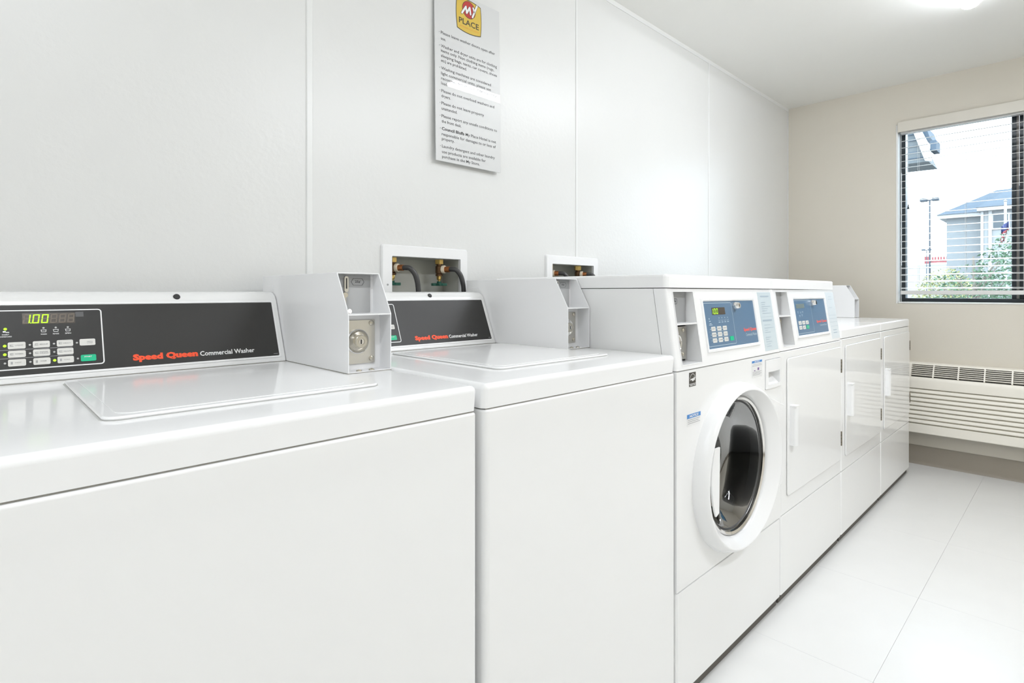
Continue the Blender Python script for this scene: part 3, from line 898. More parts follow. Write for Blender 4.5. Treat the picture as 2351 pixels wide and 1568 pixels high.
        text('machine_name', 'Commercial Washer', PL, 0.4450, Z(0.9450), 0.082, 0.0090, 0.0009, 'blueline', sp, bold=0.005)
    else:
        plate('display', PL, 0.212, 0.299, Z(1.022), Z(1.0385), 0.0006, 0.0010, 'lcdgrey', sp)
        for i, (x, z) in enumerate(((0.222, 1.008), (0.250, 1.006), (0.272, 1.008), (0.262, 0.996), (0.236, 0.994))):
            bars('caption', PL, [(x - 0.006, x + 0.006, Z(z), Z(z + 0.0016)), (x - 0.004, x + 0.004, Z(z - 0.004), Z(z - 0.0028))], 0.0009, 'blueline', sp)
        for r in range(2):
            for c in range(3):
                x, z = 0.212 + c * 0.0385, 0.9605 - r * 0.0175
                slab('key', PL, rrect(x, x + 0.029, Z(z), Z(z + 0.0135), 0.002), 0.0006, 0.0013, 'green' if (r, c) == (1, 2) else 'key', sp)
                bars('key_picture', PL, [(x + 0.006, x + 0.019, Z(z + 0.004), Z(z + 0.0062)), (x + 0.010, x + 0.023, Z(z + 0.008), Z(z + 0.0095))], 0.0016, 'greyprint', sp)
        text('brand_name', 'Speed Queen', PL, 0.4120, Z(0.9585), 0.122, 0.0135, 0.0009, 'salmon', sp, bold=0.045)
        text('machine_name', 'Commercial Dryer', PL, 0.4450, Z(0.9460), 0.083, 0.0090, 0.0009, 'blueline', sp, bold=0.005)
    # instruction label down the right side
    l0, l1 = (0.577, 0.687) if w > 0.69 else (0.571, 0.676)
    lab = plate('instruction_label', PL, l0, l1, Z(0.8885), Z(1.0825), 0.0, 0.0006, 'palelabel' if kind == 'washer' else 'palelabel2', t)
    if kind == 'washer':
        L = [(1.066, .02, .092, .005), (1.047, .02, .055, .0018), (1.040, .02, .050, .0018), (1.0335, .02, .095, .0018), (1.026, .02, .07, .0018), (1.019, .02, .06, .0018), (1.011, .018, .09, .0018), (0.985, .012, .09, .0055), (0.972, .018, .07, .0018), (0.962, .018, .095, .0018), (0.955, .02, .045, .0018), (0.947, .018, .065, .0018), (0.931, .016, .06, .0018), (0.925, .018, .045, .0018), (0.917, .016, .065, .0018), (0.909, .018, .05, .0018), (0.902, .018, .055, .0018)]
        bars('printed_line', PL, [(l0 + a, l0 + b, Z(z), Z(z + h)) for z, a, b, h in L] + [(l0 + 0.004, l1 - 0.004, Z(0.9995), Z(1.0003))], 0.0009, 'labelprint', lab)
    else:
        L = [(1.062, .03, .07, .002), (1.052, .025, .075, .002), (1.017, .02, .06, .0015), (0.985, .005, .10, .001), (0.972, .005, .10, .001), (0.957, .005, .10, .001), (0.940, .005, .10, .001), (0.922, .030, .075, .004), (0.911, .030, .075, .004)]
        bars('printed_line', PL, [(l0 + a, l0 + b, Z(z), Z(z + h)) for z, a, b, h in L], 0.0009, 'labelprint', lab)
    return con

def top_cap(t, w, y0=0.028):
    pts = [(0.014, y0), (w - 0.014, y0), (w - 0.004, y0 + 0.004), (w, y0 + 0.014), (w, 0.690), (0, 0.690), (0, y0 + 0.014), (0.004, y0 + 0.004)]
    return prism('top_panel', pts, 'z', 1.0945, 1.1305, 'enamel_lit_top', t, bevel=0.008, seg=4, pick=not_low(1.1))

def circle_fill(bm, cx, cz, R, hx0, hx1, hz0, hz1, y, n=64):
    """face between a rectangular hole and a circle"""
    C_, Q = [], []
    for i in range(n):
        th = 2 * math.pi * (i + 0.5) / n
        c, s = math.cos(th), math.sin(th)
        C_.append(bm.verts.new((cx + R * c, y, cz + R * s)))
        k = min((hx1 - cx) / c if c > 0 else (hx0 - cx) / c if c < 0 else 9, (hz1 - cz) / s if s > 0 else (hz0 - cz) / s if s < 0 else 9)
        Q.append(bm.verts.new((cx + k * c, y, cz + k * s)))
    for i in range(n):
        j = (i + 1) % n
        bm.faces.new((C_[i], C_[j], Q[j], Q[i]))
    for sx, sz in ((hx1, hz1), (hx0, hz1), (hx0, hz0), (hx1, hz0)):
        tv = bm.verts.new((sx, y, sz))
        d = sorted(Q, key=lambda v: (v.co - tv.co).length)[:2]
        bm.faces.new((tv, d[0], d[1]))

# ---- front-load washer
FX0, FX1 = 0.6575, 1.3590
fw = FX1 - FX0
t = empty('front_load_washer', (FX0, 0, 0), 'tall white front-load washer with round glass door and lit blue control panel', 'washer')
box('cabinet', 0.001, fw - 0.001, 0.022, 0.685, 0.033, 0.877, 'enamel', t)
# hollow the cabinet front by standing the drum in front of a dark bulkhead: the cabinet itself is a sleeve
t.children[0].data.clear_geometry()
bm = bmesh.new()
add_box(bm, 0.001, 0.004, 0.004, 0.685, 0.033, 0.877)
add_box(bm, fw - 0.004, fw - 0.001, 0.004, 0.685, 0.033, 0.877)
add_box(bm, 0.004, fw - 0.004, 0.682, 0.685, 0.033, 0.877)
add_box(bm, 0.004, fw - 0.004, 0.004, 0.682, 0.874, 0.877)
add_box(bm, 0.004, fw - 0.004, 0.004, 0.682, 0.033, 0.036)
bm.to_mesh(t.children[0].data)
bm.free()
dcx, dcz, dR = 1.000 - FX0, 0.568, 0.203
hxa, hxb, hza, hzb = dcx - 0.215, dcx + 0.215, dcz - 0.215, dcz + 0.205
wx0, wx1, wz0, wz1 = 1.2245 - FX0, 1.3560 - FX0, 0.763, 0.860
bm = bmesh.new()
xs_ = sorted({0.0, hxa, hxb, wx0, wx1, fw})
zs2 = sorted({0.3085, hza, hzb, wz0, wz1, 0.8755})
grid_face(bm, lambda x, z: (x, 0.0, z), xs_, zs2, [(hxa, hxb, hza, hzb), (wx0, wx1, wz0, wz1)])
circle_fill(bm, dcx, dcz, dR, hxa, hxb, hza, hzb, 0.0)
bmesh.ops.remove_doubles(bm, verts=bm.verts[:], dist=1e-5)
# rolled edges
for x, d in ((0.0, 1), (fw, -1)):
    a = [bm.verts.new(p) for p in ((x, 0, 0.3085), (x, 0, 0.8755), (x, 0.006, 0.8755), (x, 0.006, 0.3085))]
    bm.faces.new(a)
a = [bm.verts.new(p) for p in ((0, 0, 0.8755), (fw, 0, 0.8755), (fw, 0.006, 0.8765), (0, 0.006, 0.8765))]
bm.faces.new(a)
a = [bm.verts.new(p) for p in ((0, 0, 0.3085), (fw, 0, 0.3085), (fw, 0.006, 0.3075), (0, 0.006, 0.3075))]
bm.faces.new(a)
bmesh.ops.recalc_face_normals(bm, faces=bm.faces[:])
finish('front_panel', bm, 'enamel', t, smooth=False)
prism('lower_panel', [(0.008, 0), (fw - 0.008, 0), (fw, 0.008), (fw, 0.02), (0, 0.02), (0, 0.008)], 'z', 0.036, 0.3045, 'enamel', t, bevel=0.003, seg=2)
box('under_shadow', 0.008, fw - 0.008, 0.012, 0.67, 0.004, 0.036, 'under_shadow', t)  # painted shadow: dark filler below the front-load washer
box('panel_gap', 0.003, fw - 0.003, 0.008, 0.02, 0.300, 0.312, 'dark', t)
for fx in (0.05, fw - 0.05):
    for fy in (0.06, 0.62):
        lathe('foot', [(0.019, 0), (0.019, 0.010), (0.007, 0.014), (0.007, 0.034), (0, 0.034)], (fx, fy, 0), (0, 0, 1), 'rubber', t, 12)
console(t, fw, 'washer')
top_cap(t, fw)
# drum
lathe('drum', [(dR + 0.002, 0.002), (dR + 0.012, 0.03), (0.255, 0.06), (0.255, 0.30), (0.22, 0.315), (0.0, 0.32)], (dcx, 0.0, dcz), (0, 1, 0), 'drum', t, 48)
for k in range(3):
    th = math.radians(70 + 120 * k)
    p = Vector((dcx + 0.25 * math.cos(th), 0, dcz + 0.25 * math.sin(th)))
    c = Vector((dcx + 0.17 * math.cos(th), 0, dcz + 0.17 * math.sin(th)))
    sd = Vector((-math.sin(th), 0, math.cos(th))) * 0.035
    bm = bmesh.new()
    v = [bm.verts.new(q + Vector((0, y, 0))) for y in (0.08, 0.29) for q in (p + sd, c + sd * 0.35, c - sd * 0.35, p - sd)]
    for f in ((0, 1, 2, 3), (7, 6, 5, 4), (0, 4, 5, 1), (1, 5, 6, 2), (2, 6, 7, 3), (3, 7, 4, 0)):
        bm.faces.new([v[i] for i in f])
    finish('drum_baffle', bm, 'drum', t, bevel=0.01, seg=3)
# door: wide white ring stretched to the hinge side
def door_out(th, s):
    c, sn = math.cos(th), math.sin(th)
    rx = 0.262 if c < 0 else 0.285
    x, z = rx * c * s, (0.252 if sn > 0 else 0.240) * sn * s
    return x, z
N = 72
dr = empty('door', (0, 0, 0))
dr.parent = t
bm = bmesh.new()
def ringv(f):
    return [bm.verts.new(f(2 * math.pi * i / N)) for i in range(N)]
def outer(s, y):
    return lambda th: (dcx + door_out(th, s)[0], y, dcz - 0.010 * s + 0.002 + door_out(th, s)[1])
def blend(k, y):
    def fn(th):
        ox, oz = door_out(th, 0.93)
        ix, iz = 0.206 * math.cos(th), 0.206 * math.sin(th)
        return (dcx + ox * (1 - k) + ix * k, y, dcz + (-0.008 + oz) * (1 - k) + iz * k)
    return fn
rings = [ringv(outer(1.0, 0.0005)), ringv(outer(1.0, -0.004)), ringv(outer(0.990, -0.018)), ringv(outer(0.970, -0.030)), ringv(outer(0.945, -0.0385)), ringv(blend(0.0, -0.0405)), ringv(blend(0.06, -0.0405)), ringv(blend(0.14, -0.0385)), ringv(blend(0.5, -0.0285)), ringv(blend(0.9, -0.017)), ringv(blend(1.0, -0.0125)), ringv(lambda th: (dcx + 0.2035 * math.cos(th), -0.004, dcz + 0.2035 * math.sin(th)))]
for p, q2 in zip(rings[:-1], rings[1:]):
    for i in range(N):
        j = (i + 1) % N
        bm.faces.new((p[i], p[j], q2[j], q2[i]))
finish('door_ring', bm, 'plastic', dr, angle=60)
# hinge wing reaching towards the machine's right edge
wing = []
for i in range(13):
    th = math.radians(58 - 100 * i / 12)
    ox, oz = door_out(th, 0.955)
    wing.append((dcx + ox, dcz - 0.008 + oz))
wing += [(fw - 0.045, 0.45), (fw - 0.024, 0.52), (fw - 0.019, 0.60), (fw - 0.022, 0.685), (fw - 0.034, 0.703)]
prism('hinge_cover', wing, 'y', -0.026, 0.0, 'plastic', dr, bevel=0.003, seg=2)
# grip: flat flap closing the left of the opening
grip = []
for i in range(13):
    th = math.radians(155.0 + 54 * i / 12)
    grip.append((dcx + 0.2075 * math.cos(th), dcz + 0.2075 * math.sin(th)))
gx = 0.8425 - FX0
grip = [(gx, 0.655)] + grip + [(gx - 0.006, 0.474)]
bm = bmesh.new()
add_prism(bm, [(a, b) for a, b in grip], 'y', -0.0290, -0.0235)
finish('grip', bm, 'plastic', dr, bevel=0.0015, seg=2)
lathe('trim_ring', [(0.2033, 0.004), (0.2033, -0.006), (0.199, -0.010), (0.193, -0.006), (0.193, 0.006)], (dcx, 0.0, dcz), (0, 1, 0), 'chrome', dr, 64)
lathe('gasket', [(0.193, 0.004), (0.186, 0.000), (0.182, 0.008), (0.182, 0.03), (0.200, 0.034)], (dcx, 0.0, dcz), (0, 1, 0), 'gasket', dr, 64)
lathe('door_glass', [(0.194, 0.002), (0.180, 0.004), (0.150, 0.06), (0.135, 0.075), (0.08, 0.084), (0.0, 0.087)], (dcx, 0.0, dcz), (0, 1, 0), 'doorglass', dr, 64, angle=60)
# detergent drawer with finger pocket
dw = empty('detergent_drawer', (0, 0, 0))
dw.parent = t
arc = [(wx0, wz0 + 0.0)]
bm = bmesh.new()
px0, px1, pz0, pz1 = wx0 + 0.018, wx1 - 0.016, wz0 + 0.014, wz0 + 0.056
grid_face(bm, lambda x, z: (x, -0.003 - 0.004 * math.sin(math.pi * (x - wx0) / (wx1 - wx0)), z), [wx0 + 0.001, px0, (px0 + px1) / 2, px1, wx1 - 0.001], [wz0 + 0.001, pz0, pz1, wz1 - 0.001], [(px0, px1, pz0, pz1)])
ed = [e for e in bm.edges if e.is_boundary]
ex = bmesh.ops.extrude_edge_only(bm, edges=ed)
for v in [g for g in ex['geom'] if isinstance(g, bmesh.types.BMVert)]:
    v.co.y = 0.03 if (px0 - 1e-4 < v.co.x < px1 + 1e-4 and pz0 - 1e-4 < v.co.z < pz1 + 1e-4) else 0.012
finish('drawer_front', bm, 'plastic', dw, angle=20)
prism('finger_scoop', [(0.001, pz0), (0.03, pz0 + 0.028), (0.034, pz1 + 0.002), (0.037, pz1 + 0.002), (0.037, pz0 - 0.003), (0.001, pz0 - 0.003)], 'x', px0 - 0.001, px1 + 0.001, 'plastic', dw)
# stickers
FP = Plane((0, 0, 0))
def fx(x): return x - FX0
st = plate('efficiency_label', FP, fx(0.7217), fx(0.7572), 0.8315, 0.8690, 0.0002, 0.0006, 'starblack', t)
arcp = []
for i in range(13):
    th = math.radians(10 + 160 * i / 12)
    arcp.append((fx(0.7395) + 0.0155 * math.cos(th), 0.8490 + 0.0165 * math.sin(th)))
lst = []
for a, b in zip(arcp[:-1], arcp[1:]):
    k = 0.92
    c = (fx(0.7395), 0.8490)
    lst.append([a, b, (c[0] + (b[0] - c[0]) * k, c[1] + (b[1] - c[1]) * k), (c[0] + (a[0] - c[0]) * k, c[1] + (a[1] - c[1]) * k)])
polys('label_arc', FP, lst, 0.0009, 'sticker', st)
star = []
for i in range(10):
    th = math.radians(90 + 36 * i)
    r = 0.0065 if i % 2 == 0 else 0.0028
    star.append((fx(0.7480) + r * math.cos(th), 0.8515 + r * math.sin(th)))
polys('label_star', FP, [star], 0.0009, 'sticker', st)
polys('label_swoosh', FP, [[(fx(0.7235), 0.8480), (fx(0.7300), 0.8520), (fx(0.7420), 0.8530), (fx(0.7470), 0.8470), (fx(0.7400), 0.8450), (fx(0.7320), 0.8495)]], 0.0009, 'sticker', st)
plate('label_band', FP, fx(0.7217), fx(0.7572), 0.8382, 0.8392, 0.0006, 0.0009, 'sticker', st)
text('label_words', 'ENERGY STAR', FP, fx(0.7395), 0.8333, 0.0300, 0.0038, 0.0009, 'sticker', st, bold=0.02, align='C')
st = plate('notice_label', FP, fx(0.7101), fx(0.7840), 0.7290, 0.7590, 0.0002, 0.0006, 'sticker', t)
plate('label_header', FP, fx(0.7101), fx(0.7840), 0.7480, 0.7590, 0.0006, 0.0008, 'stickblue', st)
text('label_title', 'NOTICE', FP, fx(0.7470), 0.7500, 0.050, 0.0070, 0.0011, 'whiteprint', st, bold=0.03, align='C', shear=0.2)
bars('printed_line', FP, [(fx(0.714), fx(0.780 - 0.008 * (i % 2)), 0.7432 - 0.0047 * i, 0.7445 - 0.0047 * i) for i in range(3)], 0.0009, 'greyprint', st)
st = plate('notice_label', FP, fx(1.1204), fx(1.1985), 0.8130, 0.8650, 0.0002, 0.0006, 'sticker', t)
plate('label_header', FP, fx(1.1204), fx(1.1985), 0.8580, 0.8650, 0.0006, 0.0008, 'stickblue', st)
text('label_title', 'NOTICE', FP, fx(1.1590), 0.8592, 0.040, 0.0048, 0.0011, 'whiteprint', st, bold=0.03, align='C', shear=0.2)
bars('printed_line', FP, [(fx(1.125), fx(1.194), 0.8525, 0.8535), (fx(1.123), fx(1.196), 0.8480, 0.8492)] + [(fx(1.126), fx(1.194 - 0.01 * (i % 2)), 0.8290 - 0.0035 * i, 0.8301 - 0.0035 * i) for i in range(4)], 0.0009, 'greyprint', st)
bars('label_picture', FP, [(fx(1.163), fx(1.175), 0.8335, 0.8415), (fx(1.136), fx(1.146), 0.8325, 0.8350)], 0.0009, 'purple', st)

# ------------------------------------------------------------------ dryers
def dryer_front(t, w, ztop):
    prism('cabinet', [(0.006, 0.0), (w - 0.006, 0.0), (w, 0.006), (w, 0.685), (0, 0.685), (0, 0.006)], 'z', 0.3085, ztop, 'enamel', t, bevel=0.0035, seg=3)
    prism('lower_panel', [(0.006, 0.0), (w - 0.006, 0.0), (w, 0.006), (w, 0.685), (0, 0.685), (0, 0.006)], 'z', 0.035, 0.3070, 'enamel', t, bevel=0.003, seg=2)
    for fx_ in (0.05, w - 0.05):
        for fy in (0.06, 0.62):
            lathe('foot', [(0.019, 0), (0.019, 0.010), (0.007, 0.014), (0.007, 0.036), (0, 0.036)], (fx_, fy, 0), (0, 0, 1), 'rubber', t, 12)
    box('under_shadow', 0.008, w - 0.008, 0.012, 0.67, 0.004, 0.035, 'under_shadow', t)  # dark filler imitating the deep shadow below the dryer
    D = Plane((0, 0, 0))
    x0, x1, z0, z1 = 0.052, w - 0.018, 0.3465 + 0.020, 0.8500
    slab('door_gap', D, rrect(x0 - 0.0008, x1 + 0.0008, z0 - 0.0015, z1 + 0.0015, 0.0125), -0.001, 0.0003, 'lidgap', t)
    d = slab('door', D, rrect(x0, x1, z0, z1, 0.012, 5), 0.0004, 0.0055, 'enamel', t, bevel=0.003)
    # pull: curved lip standing off the door, open towards the hinge side
    hx = x0 + 0.016
    hz0, hz1 = 0.5420, 0.6800
    pts = [(hx, -0.005), (hx + 0.004, -0.021), (hx + 0.012, -0.027), (hx + 0.026, -0.028), (hx + 0.033, -0.026), (hx + 0.034, -0.022), (hx + 0.026, -0.022), (hx + 0.018, -0.020), (hx + 0.014, -0.016), (hx + 0.012, -0.005)]
    prism('handle', pts, 'z', hz0, hz1, 'plastic', d, bevel=0.0012)
    box('handle_top', hx + 0.0015, hx + 0.0335, -0.0275, -0.0050, hz1 - 0.002, hz1 + 0.004, 'plastic', d, bevel=0.001)
    for za_, zb2 in ((0.739, 0.796), (0.427, 0.488)):
        h = box('hinge', x1 + 0.0005, x1 + 0.0075, -0.0085, 0.0, za_, zb2, 'hinge', t, bevel=0.001)
        for k in (0.25, 0.5, 0.75):
            zc = za_ + (zb2 - za_) * k
            box('knuckle_joint', x1 + 0.0003, x1 + 0.0077, -0.0083, -0.002, zc - 0.0012, zc + 0.0012, 'dark', h)
    return d

DX = [1.3590, 2.0415, 2.7160, 3.3848]
t = empty('front_control_dryer', (DX[0] + 0.001, 0, 0), 'white dryer with blue-grey control panel at the front, beside the front-load washer', 'dryer')
w = DX[1] - DX[0] - 0.002
dryer_front(t, w, 0.8765)
console(t, w, 'dryer')
top_cap(t, w)

def low_dryer(name, label):
    t = empty(name, (0, 0, 0), label, 'dryer', 'low white dryers at the window end')
    w = 0.6695
    dryer_front(t, w, 0.8800)
    box('cabinet_neck', 0.006, w - 0.006, 0.006, 0.68, 0.880, 0.8832, 'neck', t)
    prism('top_panel', [(0.0, 0.8832), (0.0, 0.9245), (0.690, 0.9245), (0.690, 0.8832)], 'x', 0.0, w, 'enamel_lit_top', t, bevel=0.009, seg=4, pick=not_low(0.9))
    y0, k = 0.572, 0.41
    hb = [(y0, 0.9247), (y0 + k * 0.008, 0.9327), (y0 + k * 0.143, 1.064), (y0 + k * 0.149 + 0.004, 1.073), (y0 + k * 0.155 + 0.014, 1.081), (y0 + 0.095, 1.084), (0.725, 1.078), (0.725, 0.9247)]
    prism('control_housing', hb, 'x', 0.0, w - 0.0985, 'enamel_satin', t, bevel=0.004, seg=3)
    up = Vector((0, k, 1)).normalized()
    PL = Plane((0, y0, 0.921), (1, 0, 0), up)
    plate('control_panel', PL, 0.014, w - 0.112, 0.016, 0.147, 0.0, 0.001, 'black', t, r=0.003)
    coin_hood(t, w - 0.0975, w, 0.262, 0.310, 0.722, 0.9247, 1.0415, 1.1270)
    return t
d2 = low_dryer('low_dryer', 'low white dryer between the front-control dryer and the endmost dryer')
d2.location = (DX[1] + 0.0025, 0, 0)
d3 = copy_tree(d2)
d3.location = (DX[2] - 0.0005, 0, 0)
d3['label'] = 'endmost low white dryer with a coin box on top, nearest the window wall'

# ------------------------------------------------------------------ water supply boxes in the wall, valves and hoses
def supply(name, h, label, hose_label, idx):
    x0, x1, z0, z1 = h
    t = empty(name, ((x0 + x1) / 2, W, z0), label, 'supply box', 'recessed washer supply boxes')
    ox, oz = -(x0 + x1) / 2, -z0
    def L(o):
        o.location = (ox, -W, oz)
        return o
    bm = bmesh.new()
    fx0, fx1, fz0, fz1 = x0 - 0.0372, x1 + 0.035, z0 - 0.037, z1 + 0.037
    def ring2(a0, a1, b0, b1, y, r):
        return [bm.verts.new((a, y, b)) for a, b in rrect(a0, a1, b0, b1, r, 4)]
    R = [ring2(fx0, fx1, fz0, fz1, W - 0.0003, 0.008), ring2(fx0 + 0.001, fx1 - 0.001, fz0 + 0.001, fz1 - 0.001, W - 0.006, 0.008), ring2(fx0 + 0.004, fx1 - 0.004, fz0 + 0.004, fz1 - 0.004, W - 0.0095, 0.007), ring2(x0 - 0.001, x1 + 0.001, z0 - 0.001, z1 + 0.001, W - 0.0095, 0.002), ring2(x0 - 0.001, x1 + 0.001, z0 - 0.001, z1 + 0.001, W + 0.001, 0.002)]
    for p, q2 in zip(R[:-1], R[1:]):
        for i in range(len(p)):
            j = (i + 1) % len(p)
            bm.faces.new((p[i], p[j], q2[j], q2[i]))
    L(finish('frame', bm, 'plastic', t, angle=40))
    bm = bmesh.new()
    yb_ = W + 0.088
    q = lambda x, y, z: bm.verts.new((x, y, z))
    e = 0.001
    for f in (((x0 + e, yb_, z0 + e), (x1 - e, yb_, z0 + e), (x1 - e, yb_, z1 - e), (x0 + e, yb_, z1 - e)), ((x0 + e, W, z0 + e), (x0 + e, yb_, z0 + e), (x0 + e, yb_, z1 - e), (x0 + e, W, z1 - e)), ((x1 - e, W, z0 + e), (x1 - e, W, z1 - e), (x1 - e, yb_, z1 - e), (x1 - e, yb_, z0 + e)), ((x0 + e, W, z1 - e), (x0 + e, yb_, z1 - e), (x1 - e, yb_, z1 - e), (x1 - e, W, z1 - e)), ((x0 + e, W, z0 + e), (x1 - e, W, z0 + e), (x1 - e, yb_, z0 + e), (x0 + e, yb_, z0 + e))):
        bm.faces.new([q(*p) for p in f])
    me = bpy.data.meshes.new('liner')
    bm.to_mesh(me); bm.free(); me.materials.append(M['boxgrey'])
    o = bpy.data.objects.new('liner', me); COL.objects.link(o); o.parent = t
    L(o)
    for sx in (x0 - 0.017, x1 + 0.012):
        L(disc('screw', (sx, W - 0.0094, 1.106), (0, -1, 0), 0.0032, 0.001, 'greyprint', t, 10))
    hoses = []
    for side, vx in (('left', x0 + 0.0255), ('right', x0 + 0.2105)):
        y = W + 0.032
        v = L(lathe('valve', [(0.0, 1.197), (0.013, 1.197), (0.013, 1.178), (0.0095, 1.178), (0.0095, 1.174), (0.0125, 1.171), (0.0125, 1.150), (0.0100, 1.146), (0.0125, 1.143), (0.0120, 1.138), (0.0, 1.138)], (vx, y, 0), (0, 0, 1), 'bronze', t, 18))
        lathe('packing_nut', [(0.0, 1.1385), (0.0075, 1.1385), (0.0085, 1.134), (0.0080, 1.126), (0.0045, 1.124), (0.0045, 1.117), (0, 1.117)], (vx, y, 0), (0, 0, 1), 'brass', v, 8)
        lathe('supply_nut', [(0.0, z1 - 0.001), (0.0150, z1 - 0.001), (0.0150, 1.179), (0.0, 1.179)], (vx, y, 0), (0, 0, 1), 'brass', v, 6)
        dirv = Vector((0.45, -0.89, 0))
        p = Vector((vx, y, 1.1605))
        lathe('outlet_collar', [(0.010, 0.010), (0.0135, 0.012), (0.0142, 0.020), (0.0130, 0.023), (0.0, 0.023)], p, dirv, 'cream', v, 20)
        lathe('ferrule', [(0.0, 0.022), (0.0098, 0.022), (0.0098, 0.040), (0.0, 0.041)], p, dirv, 'copper', v, 18)
        bm = bmesh.new()
        n = 40
        rv = []
        for i in range(n):
            th = 2 * math.pi * i / n
            r = 0.0255 + 0.0040 * math.cos(6 * th)
            rv.append((vx + r * math.cos(th), y + r * math.sin(th)))
        add_prism(bm, rv, 'z', 1.1045, 1.1135)
        add_prism(bm, [(vx + 0.0075 * math.cos(2 * math.pi * i / 12), y + 0.0075 * math.sin(2 * math.pi * i / 12)) for i in range(12)], 'z', 1.1135, 1.120)
        finish('valve_handle', bm, 'valvegreen', v, bevel=0.0008)
        a = p + dirv * 0.038
        pts = [a, a + dirv * 0.012, (a.x + 0.014, a.y - 0.022, 1.1575), (a.x + 0.027, a.y - 0.030, 1.138), (a.x + 0.035, a.y - 0.033, 1.105), (a.x + 0.038, a.y - 0.031, 1.06), (a.x + 0.038, a.y - 0.022, 0.98), (a.x + 0.038, a.y - 0.020, 0.88)]
        hb = tube('water_hose', catmull(pts, 5), 0.0083, 'rubber', None, 12)
        tag(hb, f'black rubber hose from the {side} valve of the supply box {hose_label}', 'hose', 'black rubber supply hoses')
    return t
supply('water_supply_box', SUPPLY[0], 'white recessed supply box with brass valves, under the rules sign', 'under the rules sign', 0)
supply('water_supply_box', SUPPLY[1], 'white recessed supply box mostly hidden behind the second coin box', 'behind the second coin box', 1)

# ------------------------------------------------------------------ rules sign
SX0, SX1, SZ0, SZ1 = 0.4604, 0.7530, 1.5205, 2.115
YS = W - 0.0085
sg = empty('rules_sign', ((SX0 + SX1) / 2, W, SZ0), 'glossy white laundry rules sign with yellow hotel logo on the wall', 'sign')
def sl(o):
    o.location = -Vector(sg.location)
    return o
TILT = 0.017   # lean added so the strip light's reflection falls lower on the sign
SP = Plane((0, YS - TILT * 2.115, 0), (1, 0, 0), (0, TILT, 1))
plt = sl(plate('sign_plate', SP, SX0, SX1, SZ0, SZ1, -0.003, 0.0, 'acrylic', sg, r=0.002))
RULES = [(1.9526, '· ', 'Please leave washer doors open after', .7304), (1.9330, '', 'use.', None), (1.9075, '· ', 'Washer and dryer units are for clothing', .7391), (1.8918, '', 'items only. Non clothing items (rugs,', .7246), (1.8749, '', 'sleeping bags, tents, car covers, shoes', .7391), (1.8585, '', 'etc) are prohibited.', None),
         (1.8330, '· ', 'Washing machines are considered', .7086), (1.8153, '', 'light commercial units, please use', .7080), (1.7985, '', 'recommended amount of detergent for', .7391), (1.7820, '', 'load.', None), (1.7565, '· ', 'Please do not overload washers and', .7240), (1.7396, '', 'dryers.', None), (1.7153, '· ', 'Please do not leave property', .6738), (1.6977, '', 'unattended.', None),
         (1.6722, '· ', 'Please report any unsafe conditions to', .7362), (1.6545, '', 'the front desk.', None), (1.6298, '· ', 'Council Bluffs My Place Hotel is not', .7304), (1.6114, '', 'responsible for damages to or loss of', .7290), (1.5957, '', 'property.', None), (1.5710, '· ', 'Laundry detergent and other laundry', .7235), (1.5526, '', 'use products are available for', .6794), (1.5361, '', 'purchase in the My Store.', .6507)]
for z, b, s, xr in RULES:
    zb2 = z - 0.0048
    if s.startswith('Council'):
        sl(text('text_line', 'Council Bluffs', SP, 0.4850, zb2, 0.0970, 0.01, 0.0003, 'blackprint', sg, bold=0.03, em=0.0142))
        sl(text('text_line', 'My Place Hotel is not', SP, 0.5875, zb2, xr - 0.5875, 0.01, 0.0003, 'blackprint', sg, bold=0.008, em=0.0142))
    else:
        sl(text('text_line', s, SP, 0.4850, zb2, (xr - 0.4850) if xr else None, 0.01, 0.0003, 'blackprint', sg, bold=0.008, em=0.0142))
    if b:
        sl(bars('bullet', SP, [(0.4780, 0.4800, z - 0.001, z + 0.001)], 0.0003, 'blackprint', sg))
# logo: yellow shield, red disc, white brush letters
def bow(p, q, k, n=8):
    out = []
    for i in range(n):
        t_ = i / n
        m_ = Vector((p[0] + (q[0] - p[0]) * t_, p[1] + (q[1] - p[1]) * t_))
        d = Vector((q[1] - p[1], -(q[0] - p[0])))
        m_ += d * k * 4 * t_ * (1 - t_)
        out.append((m_.x, m_.y))
    return out
def shield(g):
    c = [(0.5560 - g, 1.9935 - g), (0.6615 + g, 1.9935 - g), (0.6620 + g, 2.0960 + g), (0.5545 - g, 2.0960 + g)]
    return bow(c[0], c[1], 0.07) + bow(c[1], c[2], 0.035) + bow(c[2], c[3], 0.07) + bow(c[3], c[0], 0.035)
lg = sl(slab('logo', SP, shield(0.0012), 0.0001, 0.0004, 'logodark', sg))
slab('logo_field', SP, shield(-0.0012), 0.0004, 0.0006, 'logoyellow', lg)
circ = lambda r: [(0.6085 + r * math.cos(2 * math.pi * i / 32), 2.0700 + r * math.sin(2 * math.pi * i / 32)) for i in range(32)]
slab('logo_disc', SP, circ(0.0305), 0.0006, 0.0007, 'logodark', lg)
slab('logo_disc', SP, circ(0.0288), 0.0007, 0.0009, 'logored', lg)
def stroke(pts, w_, o0, o1, m):
    for p, q2 in zip(pts[:-1], pts[1:]):
        d = Vector((q2[0] - p[0], q2[1] - p[1]))
        th0 = math.atan2(d.y, d.x)
        poly = []
        for i in range(7):
            th = th0 + math.pi / 2 + math.pi * i / 6
            poly.append((p[0] + w_ * math.cos(th), p[1] + w_ * math.sin(th)))
        for i in range(7):
            th = th0 - math.pi / 2 + math.pi * i / 6
            poly.append((q2[0] + w_ * math.cos(th), q2[1] + w_ * math.sin(th)))
        slab('logo_stroke', SP, poly, o0, o1, m, lg)
        o1 += 0.00006
mm = [(0.5765, 2.0500), (0.5945, 2.0770), (0.5975, 2.0560), (0.6115, 2.0790), (0.6150, 2.0570)]
